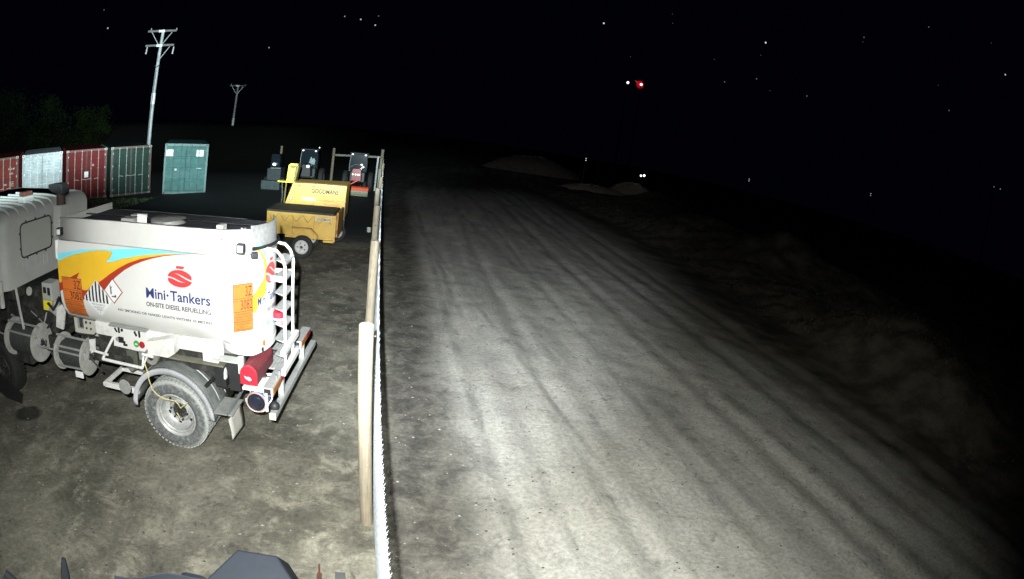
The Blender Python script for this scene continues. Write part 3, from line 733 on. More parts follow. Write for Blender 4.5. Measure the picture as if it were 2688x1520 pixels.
# ---- tail frame
T(TG().box(.0, .34, .62, 1.72, .955, .975), 'tail_platform', alu, bevel=.003)
g = TG()
for i in range(26):
    for j in range(8): g.box(.02+.04*j, .035+.04*j, .64+.041*i, .65+.041*i, .9751, .979)
o = T(g, 'platform_tread', alu); o['kind'] = 'stuff'
for a, b, nm in ((.02, .62, 'near'), (1.36, 1.90, 'far')):
    o = T(TG().box(-.02, .10, a, b, .93, 1.03), 'tail_light_beam', alu, bevel=.006)
    T(TG().box(-.026, -.0205, a+.02, a+(b-a)*.55, .945, 1.015), 'amber_lens', amber, o)
    T(TG().box(-.026, -.0205, a+(b-a)*.57, b-.02, .945, 1.015), 'red_lens', redlens, o)
    T(TG().box(.0, .085, a-.006, a-.0005, .945, 1.015), 'end_opening', black, o)
    T(TG().box(-.012, .0, a-.012, a-.006, .935, 1.03), 'end_plate', plate, o)
T(TG().box(-.0, .09, .66, 1.32, .91, .948), 'tail_crossmember', alu, bevel=.004)
T(TG().box(-.045, .035, .0, 2.16, .65, .735), 'underrun_bar', alu, bevel=.012)
T(TG().box(-.045, .035, -.012, -.001, .652, .733), 'bar_end_cap', mat('wood_end_cap', (.55,.5,.36), .8), bevel=.004)
for v in (.45, 1.5): T(TG().box(-.02, .05, v, v+.06, .70, .95), 'underrun_bracket', alu, bevel=.004)
for v in (.3, .42): T(TG().tube([(.02,v,1.035), (.02,v,1.06)], .018, 8), 'bolt', galv)
# red tool box shaped like a letter box
RB = Matrix.Translation((.27, -.06, 1.03))
prof = [(-.095, 0), (.095, 0), (.095, .13)]+[(.095*math.cos(t), .13+.095*math.sin(t)) for t in [PI*i/12 for i in range(1, 12)]]+[(-.095, .13)]
rb = bpy.data.objects.new('red_box', None); lk(rb); rb.parent = truck
T(G().prism([(x*1.02, z) for x, z in prof], -.62, RB), 'box_shell', mat('ribbed_dark_red', (.13,.018,.025), .6, var=.3, scale=20, dirt=(.1,.05,.05)), rb)
T(G().prism([(x*1.08, z*1.02-.004) for x, z in prof], .03, RB), 'box_door', red, rb, bevel=.006)
g = G()
for k in range(18): g.prism([(x*1.045, z*1.02) for x, z in prof[3:]], -.008, RB @ Matrix.Translation((0, -.03-.032*k, 0)))
T(g, 'box_ribs', mat('ribbed_dark_red', (.2,.03,.04)), rb)['kind'] = 'stuff'
me = poly_mesh([[(-.05,.075),(-.02,.055),(.0,.062),(.045,.085),(.06,.12),(.02,.10),(.0,.11),(-.03,.10)]])
for v in me.vertices: v.co = RB @ Vector((v.co.x*.8, .0325, v.co.y*.9))
ob = bpy.data.objects.new('door_emblem', me); lk(ob); ob.parent = rb; me.materials.append(signw)
me = font_mesh('WILDCAT'); fit2d(me, -.052, .052, .125, .145)
for v in me.vertices: v.co = RB @ Vector((-v.co.x, .0325, v.co.y))
# blue filter canister
CB = Matrix.Translation((.19, -.02, .83)) @ Matrix.Rotation(-PI/2, 4, 'Z')
cn = bpy.data.objects.new('blue_canister', None); lk(cn); cn.parent = truck
T(G().lathe([(0,.112), (.02,.115), (.3,.115), (.31,.1), (.31,.001)], CB, 32), 'canister_shell', blue, cn, smooth=True)
T(G().lathe([(-.012,.118), (.012,.124), (.02,.118), (.0,.105), (-.012,.118)], CB, 32), 'canister_rim', mat('pinkish_rim', (.45,.32,.28), .5), cn, smooth=True)
T(G().lathe([(-.006,.105), (.015,.09), (.02,.06), (.008,.05), (.01,.001)], CB, 32), 'canister_face', mat('dark_blue_rubber', (.012,.014,.025), .45), cn, smooth=True)
g = G()
for k in range(25):
    pass
T(TG().tube([(.19+.135*math.cos(t), .06, .83+.135*math.sin(t)) for t in [PI*.02+PI*1.0*i/14*1.0+PI for i in range(15)]], .012, 6), 'canister_strap', white2, cn, smooth=True)
T(TG().tube([(.19+.135*math.cos(t), .22, .83+.135*math.sin(t)) for t in [PI*2*i/24 for i in range(25)]], .010, 6), 'canister_strap', white2, cn, smooth=True)
T(TG().box(.03, .35, .02, .34, .965, 1.0), 'canister_bracket', white2, cn, bevel=.004)
T(TG().box(.045, .075, .0, .03, .74, .97), 'canister_bracket', white2, cn, bevel=.003)
T(TG().ball((.0, .12, .76), .06, 12), 'canister_cap', black, cn, smooth=True)

# ---- chassis
for v in (.30, .98):
    T(TG().box(.15, 5.6, v, v+.07, .82, 1.02), 'chassis_rail', steel, bevel=.006)
for u in (.5, 1.0, 1.9, 2.7, 3.6, 4.4): T(TG().box(u, u+.08, .37, .98, .85, .98), 'chassis_crossmember', steel)
T(TG().tube([(1.3,.15,.47), (1.3,2.0,.47)], .06, 10), 'rear_axle', steel, smooth=True)
T(TG().ball((1.3, 1.0, .47), .19, 14, (1,1,1)), 'differential', steel, smooth=True)
for v in (.42,):
    T(TG().tube([(2.0,v,.80), (1.65,v,.66), (1.3,v,.60), (.95,v,.66), (.6,v,.80)], [.035]*5, 6), 'leaf_spring', steel)
# white sub frame and boxes under the tank
T(TG().box(.62, 2.50, .16, .20, 1.27, 1.43), 'subframe_panel', white2, bevel=.004)
T(TG().box(.62, 2.50, 1.1, 1.14, 1.27, 1.43), 'subframe_panel', white2, bevel=.004)
T(TG().box(.36, 2.5, .2, .24, 1.02, 1.27), 'subframe_rail', steel)
T(TG().prism([(1.20,1.262),(1.30,1.20),(1.58,1.20),(1.60,1.35),(1.26,1.44),(1.20,1.44)], .14, Matrix.Translation((0, .02, 0))), 'hose_locker', white2, bevel=.006)
T(TG().box(.66, .86, .10, .159, 1.18, 1.43), 'side_bracket', white2, bevel=.004)
T(TG().box(.40, .72, .06, .5, 1.245, 1.262), 'rear_shelf', cabw, bevel=.003)
T(TG().box(.42, .56, .14, .45, .86, 1.24), 'battery_case', black, bevel=.01)
T(TG().box(.60, .74, .14, .45, .88, 1.24), 'battery_case', black, bevel=.01)
T(TG().prism([(.60,1.02),(.575,1.02),(.575,1.10),(.585,1.15),(.595,1.10)], .05, Matrix.Translation((0,.09,0))), 'white_strap', plate)
T(TG().box(.36, .42, .12, .16, 1.10, 1.30), 'side_bracket', white2)
T(TG().bar((1.30,.1,1.19), (.58,.1,1.19), .10, .02), 'ledge', mat('olive_step', (.16,.155,.12), .8, var=.3))
# meter panel with dials
pn = bpy.data.objects.new('meter_panel', None); lk(pn); pn.parent = truck
PM = Matrix.Translation((1.90, -.11, 1.31))
T(G().prism([(-.32,-.15), (.28,-.13), (.24,.15), (-.25,.15)], -.03, PM), 'panel_plate', white, pn, bevel=.004)
T(G().box(-.30, .28, .0, .07, .15, .165, PM), 'panel_hood', alu, pn)
def dial(x, z, r, m, nm='dial'): T(G().lathe([(0,.0005), (0,r), (-.012,r), (-.014,r*.8)], PM @ Matrix.Translation((x, .016, z)) @ Matrix.Rotation(PI/2, 4, 'Z'), 16), nm, m, pn, smooth=True)
dial(-.10, -.045, .042, green, 'green_button'); dial(-.185, -.045, .042, red, 'red_button'); dial(.2, -.03, .027, alu)
dial(.11, .095, .018, inkk); dial(.09, -.055, .016, inkk)
for x, z, w_, h_, r in ((.16,.10,.012,.045,.0), (-.16,.085,.012,.04,0), (.14,-.03,.04,.035,0), (.08,-.085,.03,.012,0), (-.10,.08,.012,.03,.5), (.21,.085,.01,.03,.6)):
    T(G().box(-w_, w_, .002, .016, -h_, h_, PM @ Matrix.Translation((x,0,z)) @ Matrix.Rotation(r, 4, 'Y')), 'lever', inkk, pn)
T(G().box(-.02, .02, .0165, .019, -.006, .006, PM @ Matrix.Translation((-.10,0,-.045))), 'button_mark', signw, pn)
T(TG().box(1.82, 1.98, .10, .13, .95, 1.16), 'green_bracket', mat('olive_green_bracket', (.09,.10,.075), .6), pn, bevel=.004)
T(TG().tube([(1.94,.06,1.03), (1.94,.2,1.03)], .06, 14), 'pump_head', steel, pn, smooth=True)
T(TG().tube([(2.02,.03,1.0), (2.02,.2,1.0)], .03, 10), 'pump_nozzle', black, pn, smooth=True)
T(TG().box(1.66, 1.78, .10, .12, 1.07, 1.18), 'grey_plate', alu, pn)
# frame bars round the meter panel
for p0, p1, r in (((2.34,.02,1.02), (1.70,.02,1.01), .020), ((2.52,.0,1.12), (2.22,.0,1.10), .016), ((1.70,.02,1.01), (1.60,.05,1.20), .016), ((1.66,.0,1.20), (1.50,.0,1.19), .018), ((2.34,.02,1.02), (2.16,.1,1.3), .018), ((1.70,.02,1.01), (1.72,.2,1.3), .014)):
    T(TG().tube([p0, p1], r, 8), 'guard_bar', white2, smooth=True)
T(TG().prism([(2.50,1.26), (2.40,1.28), (2.42,1.12), (2.50,1.08)], .02, Matrix.Translation((0,-.02,0))), 'guard_plate', white2)
T(TG().tube([(1.60,.1,1.13), (1.60,.16,1.13)], .10, 20), 'round_bracket', mat('khaki_disc', (.24,.23,.2), .8, var=.4), smooth=True)
T(TG().tube([(1.60,.09,1.13), (1.60,.099,1.13)], .04, 16), 'round_hub', inkk, smooth=True)
T(TG().lathe([(0,.001), (0,.09), (.01,.09)], Matrix.Translation((1.80,-.3,.90)) @ Matrix.Rotation(PI/2, 4, 'Z'), 20), 'spray_disc', alu, smooth=True)
T(TG().tube([(2.1,.35,.83), (1.98,.35,.87), (1.85,.35,.80)], [.09,.07,.05], 10), 'air_tank', mat('dusty_grey', (.22,.21,.19), .9, var=.4), smooth=True)
# folding step tray
g = TG()
g.bar((2.40,.07,.655), (1.84,.07,.655), .05, .07); g.bar((2.40,.52,.655), (1.84,.52,.655), .04, .05); g.bar((2.40,.045,.655), (2.40,.54,.655), .05, .05)
T(g, 'folding_step_frame', white2, bevel=.004)
T(TG().bar((1.9,.07,.66), (1.9,.5,.66), .03, .03), 'step_strut', white2)

# pump and valves on white panel forward
T(TG().box(2.50, 3.12, .42, .46, 1.10, 1.36), 'valve_panel', mat('cream_panel', (.55,.54,.47), .6, var=.1, dirt=(.3,.28,.2), demph=.5), bevel=.004)
for u, z, w_, h_, m_ in ((2.62,1.27,.07,.07,inkk), (2.97,1.26,.035,.07,inkk), (2.99,1.26,.055,.085,alu), (2.88,1.27,.015,.015,inkk), (2.80,1.27,.012,.012,inkk), (2.88,1.19,.012,.012,inkk), (2.80,1.19,.012,.012,inkk), (2.60,1.15,.07,.03,yhose)):
    T(TG().box(u-w_, u+w_, .408, .4195 if m_ is not alu else .4192, z-h_, z+h_), 'panel_fitting', m_)
T(TG().tube([(2.46,.36,1.33), (2.46,.36,1.10)], .07, 14), 'filter_housing', teal, smooth=True)
T(TG().tube([(2.33,.25,1.38), (2.36,.25,1.25), (2.40,.22,1.12)], [.035,.04,.02], 10), 'pipe_elbow', alu, smooth=True)
T(TG().box(2.60, 3.1, .5, .8, .9, 1.12), 'pump_block', steel, bevel=.02)
T(TG().tube([(2.85,.3,1.08), (2.7,.28,1.13), (2.5,.28,1.08), (2.42,.3,1.0)], .05, 10), 'manifold_pipe', steel, smooth=True)
T(TG().tube([(3.1,.35,1.0), (2.9,.3,1.02), (2.6,.3,1.0)], .02, 8), 'manifold_pipe', galv, smooth=True)

# hose reels
reelm = mat('dusty_reel_disc', (.40,.40,.375), .6, var=.25, dirt=(.22,.2,.17), demph=.6, scale=10)
hosem = mat('black_hose', (.035,.038,.036), .6, var=.4, scale=30)
def reel(u0, u1, v, z, R, nm):
    r = bpy.data.objects.new('hose_reel', None); lk(r); r.parent = truck
    for u in (u0, u1):
        Mx = Matrix.Translation((u, -v, z))
        T(G().lathe([(0,.05), (.006,R*.55), (0,R*.75), (.008,R), (-.006,R), (-.012,R*.75), (-.006,R*.55), (-.012,.05)], Mx, 32), 'reel_disc', reelm, r, smooth=True)
        T(G().lathe([(-.05,.001), (-.05,.03), (-.01,.035), (-.01,.07)], Mx, 14), 'reel_hub', steel, r, smooth=True)
    n = int((u1-u0-.06)/.034)
    for k in range(n):
        pts = [(u0+.04+.034*k, v+R*.72*math.cos(t), z+R*.72*math.sin(t)) for t in [2*PI*i/24 for i in range(25)]]
        T(TG().tube(pts, .017, 6, cap=False), 'hose_turn', hosem, r, smooth=True)
    T(TG().tube([(u0,v,z), (u1,v,z)], R*.6, 16), 'drum', hosem, r, smooth=True)
    for dv, dz in ((-.06,.24), (-.15,.13)):
        T(TG().tube([(u0-.06,v+dv,z+dz), (u1+.05,v+dv,z+dz)], .016, 8), 'roller_bar', alu, r, smooth=True)
    T(TG().tube([(u0-.02,v-.03,z+.05), (u0-.05,v+.04,z-.06), (u0-.03,v+.08,z)], .014, 6), 'reel_pipe', black, r, smooth=True)
    g = TG().tube([(u0-.03,v+.02,z+.03), (u0-.03,v-.05,z+.07), (u0-.03,v-.07,z+.0)], .012, 6); T(g, 'reel_pipe', galv, r, smooth=True)
    T(TG().box(u0-.03, u0-.018, v-.14, v-.05, z+.0, z+.14), 'reel_bracket', cabw, r)
reel(2.72, 3.22, .20, .915, .245, 0)
reel(3.63, 4.25, .14, .985, .262, 1)
T(TG().tube([(4.6,.0,1.05), (3.5,.0,1.00), (2.7,.0,1.00)], .014, 8), 'reel_guard_rail', alu, smooth=True)
T(TG().bar((2.72,.0,.82), (3.2,.0,.80), .02, .02), 'reel_guard_rail', alu)
T(TG().box(2.78, 2.92, .04, .06, .66, .745), 'white_tag', plate, bevel=.004)
T(TG().prism([(3.36,1.20), (3.22,1.18), (3.14,1.42), (3.20,1.52), (3.30,1.46)], .03, Matrix.Translation((0,.25,0))), 'torn_white_flap', white2)
yv = bpy.data.objects.new('pump_cluster', None); lk(yv); yv.parent = truck
T(TG().box(3.42, 3.62, .30, .50, 1.52, 1.76), 'control_box', cabw, yv, bevel=.01)
T(TG().box(3.45, 3.50, .29, .299, 1.60, 1.70), 'control_screen', inkk, yv)
T(TG().box(3.53, 3.59, .29, .299, 1.62, 1.70), 'control_screen', inkk, yv)
T(TG().prism([(3.66,1.72), (3.60,1.72), (3.54,1.50), (3.46,1.40), (3.52,1.36), (3.68,1.36)], .12, Matrix.Translation((0,.34,0))), 'yellow_casting', yb, yv, bevel=.01)
T(TG().tube([(3.50,.28,1.50), (3.40,.28,1.42), (3.32,.28,1.50), (3.26,.30,1.60)], .022, 8), 'pump_hose', black, yv, smooth=True)
T(TG().tube([(3.5,.32,1.42), (3.38,.32,1.36), (3.28,.32,1.42)], .04, 8), 'pump_hose', reelm, yv, smooth=True)
T(TG().ball((3.38,.34,1.47), .07, 10), 'pump_ball', reelm, yv, smooth=True)
T(TG().box(3.0, 3.30, .5, 1.2, 1.25, 1.85), 'brown_bulkhead', mat('brown_bulkhead', (.075,.06,.055), .8, var=.4), bevel=.01)
T(TG().box(3.5, 4.9, .4, 1.3, 1.0, 1.62), 'engine_block', steel, bevel=.05)
for k in range(14):
    u = random.uniform(3.0, 4.6); v = random.uniform(.2, .5); z = random.uniform(.85, 1.4)
    T(TG().tube([(u,v,z), (u-random.uniform(.1,.4),v+random.uniform(-.1,.1),z+random.uniform(-.2,.15)), (u-random.uniform(.2,.6),v,z+random.uniform(-.25,.1))], random.uniform(.01,.022), 6), 'service_hose', random.choice((black, steel, hosem, alu)), smooth=True)
T(TG().tube([(3.98,.06,1.72), (3.9,.06,1.05)], .022, 8), 'cab_support_post', cabw, smooth=True)
T(G().lathe([(0,.001), (0,.055), (.02,.06), (.03,.001)], Matrix.Translation((3.72,-.12,1.68)), 16), 'exhaust_flange', reelm, smooth=True)
T(TG().box(2.96, 3.16, .7, .95, 1.85, 1.98), 'hydraulic_tank', alu, bevel=.02)

# ---- cab
cab = bpy.data.objects.new('cab', None); lk(cab); cab.parent = truck
CU = 4.0
def cabring(z, ins=0):
    """outline of the cab at height z from rear far corner round the near corner to the front"""
    r = .20; pts = [(CU+ins, 1.98), (CU+ins, 1.0)]
    for i in range(9):
        t = PI/2*i/8; pts.append((CU+ins+r-r*math.cos(t-0)*1.0 if False else CU+ins+r*(1-math.cos(t)), ins-.16+r*(1-math.sin(t))+0))
    pts.append((CU+1.9, ins-.16))
    return [(p[0], p[1], z) for p in pts]
rows = [cabring(z) for z in (1.70, 1.75, 1.9, 2.1, 2.3, 2.5, 2.56)]
rows += [cabring(2.62, .03), cabring(2.67, .08), cabring(2.70, .16), cabring(2.715, .35)]
g = TG().sheet(rows)
g.add([(CU+.35,1.98,2.715), (CU+.35,-.16+.35,2.715), (CU+1.9,.19,2.715), (CU+1.9,1.98,2.715)], [(0,1,2,3)])
T(g, 'cab_shell', cabw, cab, smooth=True)
T(TG().add([cabring(1.70)[i] for i in range(len(cabring(1.7)))]+[(CU+1.9,1.98,1.7)], [tuple(range(len(cabring(1.7))+1))]), 'cab_floor', steel, cab)
for k in range(7):
    v = .10+.20*k
    T(TG().tube([(CU+.03,v,2.60), (CU+.07,v,2.665), (CU+.15,v,2.71), (CU+.34,v,2.73), (CU+1.2,v,2.735)], .018, 6), 'roof_rib', cabw, cab, smooth=True)
for k in range(7):
    v = .29+.098*k
    T(TG().tube([(CU-.001,v,1.845), (CU-.005,v,1.86), (CU-.005,v,1.97), (CU-.001,v,1.985)], .010, 6), 'wall_rib', cabw, cab, smooth=True)
# rear window with rubber seal
wy0, wy1, wz0, wz1, wr = .27, 1.0, 2.05, 2.50, .07
def rr(i=0):
    pts = []
    for cx, cz, a0 in ((wy1-wr-i, wz1-wr-i, 0), (wy0+wr+i, wz1-wr-i, 90), (wy0+wr+i, wz0+wr+i, 180), (wy1-wr-i, wz0+wr+i, 270)):
        for k in range(6):
            a = math.radians(a0+18*k); pts.append((CU-.006, cx+wr*math.cos(a), cz+wr*math.sin(a)))
    return pts
pts = rr(); wd = T(TG().tube(pts+[pts[0]], .011, 8, cap=False), 'window_seal', black, cab, smooth=True)
T(TG().add(rr(.01), [tuple(range(24))]), 'rear_window', mat('blanked_window', (.40,.41,.38), .35, var=.05), wd)
for k in range(3):
    for zz, sg in ((wz0-.03, -1), (wz1+.012, 1)):
        y_ = wy0+.13+.22*k; T(TG().box(CU-.018, CU-.002, y_-.010, y_+.010, zz, zz+.02), 'seal_clip', black, wd)
for zz in (wz0+.12, wz0+.32):
    for yy in (wy0-.03, wy1+.012): T(TG().box(CU-.018, CU-.002, yy, yy+.02, zz, zz+.022), 'seal_clip', black, wd)
T(TG().box(CU+.25, CU+.42, .62, .86, 2.71, 2.80), 'roof_beacon_base', cabw, cab, bevel=.02)
T(TG().box(CU+.27, CU+.40, .64, .84, 2.80, 2.86), 'roof_beacon', mat('brown_beacon', (.10,.04,.03), .4), cab, bevel=.01)
# air intake stack behind the cab
T(TG().box(3.46, 3.62, .66, .82, 2.0, 2.70), 'intake_duct', cabw, bevel=.01)
T(TG().tube([(3.52,.74,2.70), (3.53,.74,2.86)], [.075,.065], 14), 'intake_neck', mat('brown_intake', (.05,.03,.027), .7), smooth=True)
T(TG().prism([(3.44,2.84), (3.44,2.95), (3.48,2.985), (3.60,2.985), (3.74,2.97), (3.72,2.90), (3.62,2.86)], .17, Matrix.Translation((0,.66,0))), 'intake_hood', black, bevel=.015)
T(TG().tube([(CU+.2,-.17,1.95), (CU+.15,-.30,1.85), (CU+.15,-.30,1.60)], .012, 6), 'mirror_arm', black, cab)
T(TG().tube([(CU+.06,-.20,1.52), (CU+.06,-.20,1.86)], .045, 12), 'grab_cylinder', cabw, cab, smooth=True)
T(TG().box(CU, CU+.12, .0, .3, 1.55, 1.7), 'cab_mount', steel, cab, bevel=.02)

# ---- wheels
def wheel(u, v, R, side, tm=tyre, rm=rimm, deep=.18):
    """side -1: outer face looks to -v"""
    w_ = bpy.data.objects.new('wheel', None); lk(w_); w_.parent = truck
    w_.location = (u, -v, R)
    k = 1
    Mx = Matrix.Rotation(PI/2*(1 if side < 0 else -1), 4, 'Z') @ Matrix.Rotation(PI, 4, 'Z')
    # local x runs inwards from outer face
    rr_ = .62*R
    T(G().lathe([(.03,rr_), (.006,rr_+.02), (.0,R*.72), (.004,R*.86), (.02,R*.955), (.045,R*.99), (.13,R), (.215,R*.99), (.24,R*.95), (.255,R*.8), (.24,rr_)], Mx, 64), 'tyre', tm, w_, smooth=True)
    g = G()
    for i in range(52):
        a = 2*PI*i/52
        for x0, x1, da in ((.02,.075,.0), (.095,.155,.05), (.18,.24,.0)):
            vs = []
            for x in (x0, x1):
                for aa in (a+da-.038, a+da+.038):
                    for r in (R*.975, R*1.012): vs.append(Mx @ Vector((x, r*math.cos(aa), r*math.sin(aa))))
            g.add(vs, [(0,1,3,2),(4,6,7,5),(0,4,5,1),(2,3,7,6),(0,2,6,4),(1,5,7,3)])
    T(g, 'tread_blocks', tm, w_, fix=False)['kind'] = 'stuff'
    T(G().lathe([(.03,rr_), (.012,rr_+.004), (.006,rr_-.010), (.022,rr_-.022), (.03,rr_-.034), (.05,rr_-.038), (.062,rr_-.052), (deep-.03,rr_-.062), (deep,rr_-.085), (deep+.01,.17*R/.47), (deep-.035,.135*R/.47), (deep-.035,.105), (deep-.01,.10), (deep-.01,.05)], Mx, 48), 'rim', rm, w_, smooth=True)
    hub = T(G().lathe([(deep-.02,.10), (deep-.05,.085), (deep-.06,.05), (deep-.10,.045), (deep-.10,.001)], Mx, 10), 'hub', mat('oily_hub', (.03,.03,.027), .6, var=.6, scale=30, dirt=(.2,.2,.18), dscale=14, demph=.7), w_, smooth=True)
    for i in range(6):
        a = 2*PI*i/6+.2; c = Mx @ Vector((deep-.035, .12*R/.47*math.cos(a), .12*R/.47*math.sin(a))); d = Mx.to_3x3() @ Vector((-.03, 0, 0))
        T(G().tube([c, c+d], .013, 6), 'wheel_nut', steel, w_)
    for i in range(6):
        a = 2*PI*i/6+.7; c = Mx @ Vector((deep+.002, .185*R/.47*math.cos(a), .2*R/.47*math.sin(a))); d = Mx.to_3x3() @ Vector((-.004, 0, 0))
        T(G().tube([c, c+d], .022, 8), 'hand_hole', inkk, w_)
    return w_
wheel(1.30, .0, .455, -1)
wheel(1.30, .30, .453, -1)
wheel(1.30, 2.1, .455, 1)
wheel(4.75, .02, .46, -1, tyre2, steel)
wheel(4.75, 2.1, .46, 1, tyre2, steel)
# mudguard: an arch of grey plastic with light ribs
def arch(R, a0, a1, n=26): return [(1.31+R*math.cos(a0+(a1-a0)*i/n)*1.0, .50+R*math.sin(a0+(a1-a0)*i/n)) for i in range(n+1)]
for base_v, sgn in ((-.03, 1), (2.13, -1)):
    mg = bpy.data.objects.new('mudguard', None); lk(mg); mg.parent = truck
    a0, a1 = math.radians(2), math.radians(178)
    ar = arch(.575, a0, a1)
    T(TG().sheet([[(u, base_v+sgn*v, z) for u, z in ar] for v in (.0, .70)]), 'mudguard_skin', fender, mg, smooth=True, thick=.006)
    ar2 = arch(.515, a0, a1); 
    T(TG().sheet([[(u, base_v-sgn*.004, z) for u, z in ar2], [(u, base_v-sgn*.004, z) for u, z in arch(.578, a0, a1)], [(u, base_v+sgn*.03, z) for u, z in arch(.585, a0, a1)]]), 'mudguard_lip', fedge, mg, smooth=True, thick=.006)
    for v in (.25, .46):
        T(TG().sheet([[(u, base_v+sgn*(v+d), z) for u, z in arch(.582+.004*(d > 0), math.radians(8), math.radians(165))] for d in (0, .010, .020)]), 'mudguard_rib', fedge, mg, smooth=True, thick=.003)
    T(TG().tube([(.80,base_v+sgn*.27,.93), (.84,base_v+sgn*.10,.90)], .022, 10), 'mudguard_stay', black, mg, smooth=True)
# mudflap arm and flap
T(TG().box(.50, .76, .0, .40, .60, .612), 'flap_shelf', alu, bevel=.003)
T(TG().bar((.56,-.01,.62), (.48,.70,.78), .02, .03), 'flap_arm', galv)
fl = T(TG().sheet([[(.545+.0*i, .0+.0*j, z) if False else (.55-.03*j+.012*math.sin(z*14), .02+.36*j, z-.05*(1-j)*0) for j in (0, .25, .5, .75, 1)] for z in (.60, .5, .4, .3, .27)]), 'mudflap', mat('pale_mudflap', (.47,.46,.42), .7, var=.15, dirt=(.3,.28,.22), demph=.5), smooth=True, thick=.012)
T(TG().bar((.552,.0,.585), (.52,.40,.585), .012, .04), 'flap_clamp', steel)
# yellow cord looped from the frame down to the wheel hub
cord = [(1.63,-.02,1.10), (1.60,-.03,1.02), (1.575,-.055,.92), (1.54,-.06,.80), (1.47,-.06,.735), (1.38,-.055,.705), (1.30,-.05,.70), (1.235,-.05,.70), (1.20,-.04,.66), (1.185,-.02,.60), (1.12,-.03,.66), (1.075,-.03,.70)]
T(TG().tube(cord, .0075, 6), 'yellow_cord', yhose, smooth=True)
T(TG().tube([(1.26,-.01,.52), (1.22,-.015,.47), (1.25,-.01,.42)], .006, 6), 'yellow_cord', yhose, smooth=True)
# mudguard bracket box between tank and mudguard
T(TG().box(3.9, 5.2, .1, .3, .6, .95), 'side_tank', steel, bevel=.04)
T(TG().bar((5.3,.0,.45), (4.25,-.03,.02), .01, .35), 'front_mudflap', black)

# ------------------------------------------------------------------ yellow trailers
def lettering(name, txt, origin, w_, h_, m, parent, shear=0, thickc=0, rz=0, off=.0):
    """letters standing in the xz plane, facing -y"""
    me = font_mesh(txt, shear, thickc); fit2d(me, 0, w_, 0, h_)
    if ' ' in txt:
        for q_ in words(me, .014):
            for v in q_.vertices: v.co = Vector((origin[0]+v.co.x, origin[1], origin[2]+v.co.y))
            o = bpy.data.objects.new(name, q_); lk(o); o.parent = parent; q_.materials.append(m)
        return o
    for v in me.vertices: v.co = Vector((origin[0]+v.co.x, origin[1], origin[2]+v.co.y))
    o = bpy.data.objects.new(name, me); lk(o); o.parent = parent; me.materials.append(m); return o
t1 = empty('box_trailer', (-2.45, 14.75, 0), -.03, 'yellow tipper trailer with black tarpaulin cover parked behind the tanker', 'trailer')
TC = Matrix.Translation((2.45, -14.75, 0))
def K(g, name, m, par=t1, loc=(2.45,-14.75,0), **k):
    o = g.obj(name, m, par, **k); o.location = loc; return o
K(G().prism([(-3.48,.64), (-1.42,.64), (-1.42,1.27), (-3.48,1.27)], 1.25, Matrix.Translation((0,14.66,0))), 'trailer_body', yt, bevel=.012)
for x in (-3.35, -2.68, -2.05): K(G().box(x-.006, x+.006, 14.652, 14.66, .66, 1.25), 'panel_seam', mat('dark_yellow_seam', (.35,.20,.03), .6))
K(G().box(-3.3, -1.44, 14.60, 14.659, 1.225, 1.275), 'top_rail', yt, bevel=.004)
K(G().prism([(-3.52,1.27), (-1.46,1.27), (-1.50,1.33), (-3.48,1.33)], 1.28, Matrix.Translation((0,14.65,0))), 'tarpaulin', dark, bevel=.02)
g = G(); zig = []
for i in range(12): zig.append((-3.44+.172*i, 14.635, 1.24 if i % 2 == 0 else 1.02))
K(g.tube(zig, .008, 5), 'lacing_rope', mat('brown_rope', (.2,.13,.05), .8))
K(G().box(-1.415, -1.36, 14.7, 15.85, .66, 1.36), 'tailgate', mat('rusty_yellow', (.42,.22,.05), .7, var=.5, dirt=(.05,.03,.02), demph=.9, scale=9), bevel=.008)
K(G().bar((-1.33,15.9,.75), (-1.33,15.9,1.5), .03, .03), 'tailgate_post', black)
fd = [(-2.68,.845), (-2.68,.88), (-2.12,.88), (-1.90,.69), (-1.90,.58), (-1.94,.58), (-1.94,.68), (-2.13,.845)]
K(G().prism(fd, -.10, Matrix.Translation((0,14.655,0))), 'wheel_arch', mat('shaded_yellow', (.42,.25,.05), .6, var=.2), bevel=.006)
K(G().box(-2.9, -1.44, 14.68, 14.75, .56, .64), 'trailer_chassis', yt, bevel=.005)
K(G().box(-1.75, -1.45, 14.62, 14.67, .50, .56), 'trailer_step', yt, bevel=.005)
K(G().box(-1.47, -1.42, 14.64, 14.7, .52, .70), 'corner_leg', yt)
lettering('lettering', 'GOODMANS', (-1.98+2.45, -14.75+14.585, 1.115), .42, .075, mat('dark_grey_print', (.10,.09,.07), .5), t1, thickc=.02)
K(G().box(-2.02, -1.54, 14.592, 14.598, 1.10, 1.20), 'name_plate', mat('pale_plate', (.60,.50,.30), .5))
def small_wheel(x, y, z, R, par, loc, rim=rimw):
    w_ = bpy.data.objects.new('wheel', None); lk(w_); w_.parent = par; w_.location = (x+loc[0], y+loc[1], z)
    Mx = Matrix.Rotation(PI/2, 4, 'Z')
    G().lathe([(.02,R*.62), (0,R*.7), (.0,R*.9), (.03,R), (.15,R), (.18,R*.92), (.18,R*.6)], Mx, 36).obj('tyre', tyre2, w_, smooth=True)
    G().lathe([(.02,R*.62), (.01,R*.58), (.05,R*.5), (.06,R*.3), (.03,R*.22), (.02,R*.15), (.02,.001)], Mx, 32).obj('rim', rim, w_, smooth=True)
    for i in range(5):
        a = 2*PI*i/5; c = Mx @ Vector((.045, R*.36*math.cos(a), R*.36*math.sin(a))); G().tube([c, c+Vector((0,-.02,0))], .02, 6).obj('wheel_nut', steel, w_)
    G().lathe([(.015,R*.13), (-.005,R*.1), (-.005,.001)], Mx, 12).obj('hub_cap', steel, w_, smooth=True)
    return w_
small_wheel(-2.36, 14.52, .33, .325, t1, (2.45, -14.75))
small_wheel(-3.42, 14.52, .33, .325, t1, (2.45, -14.75))
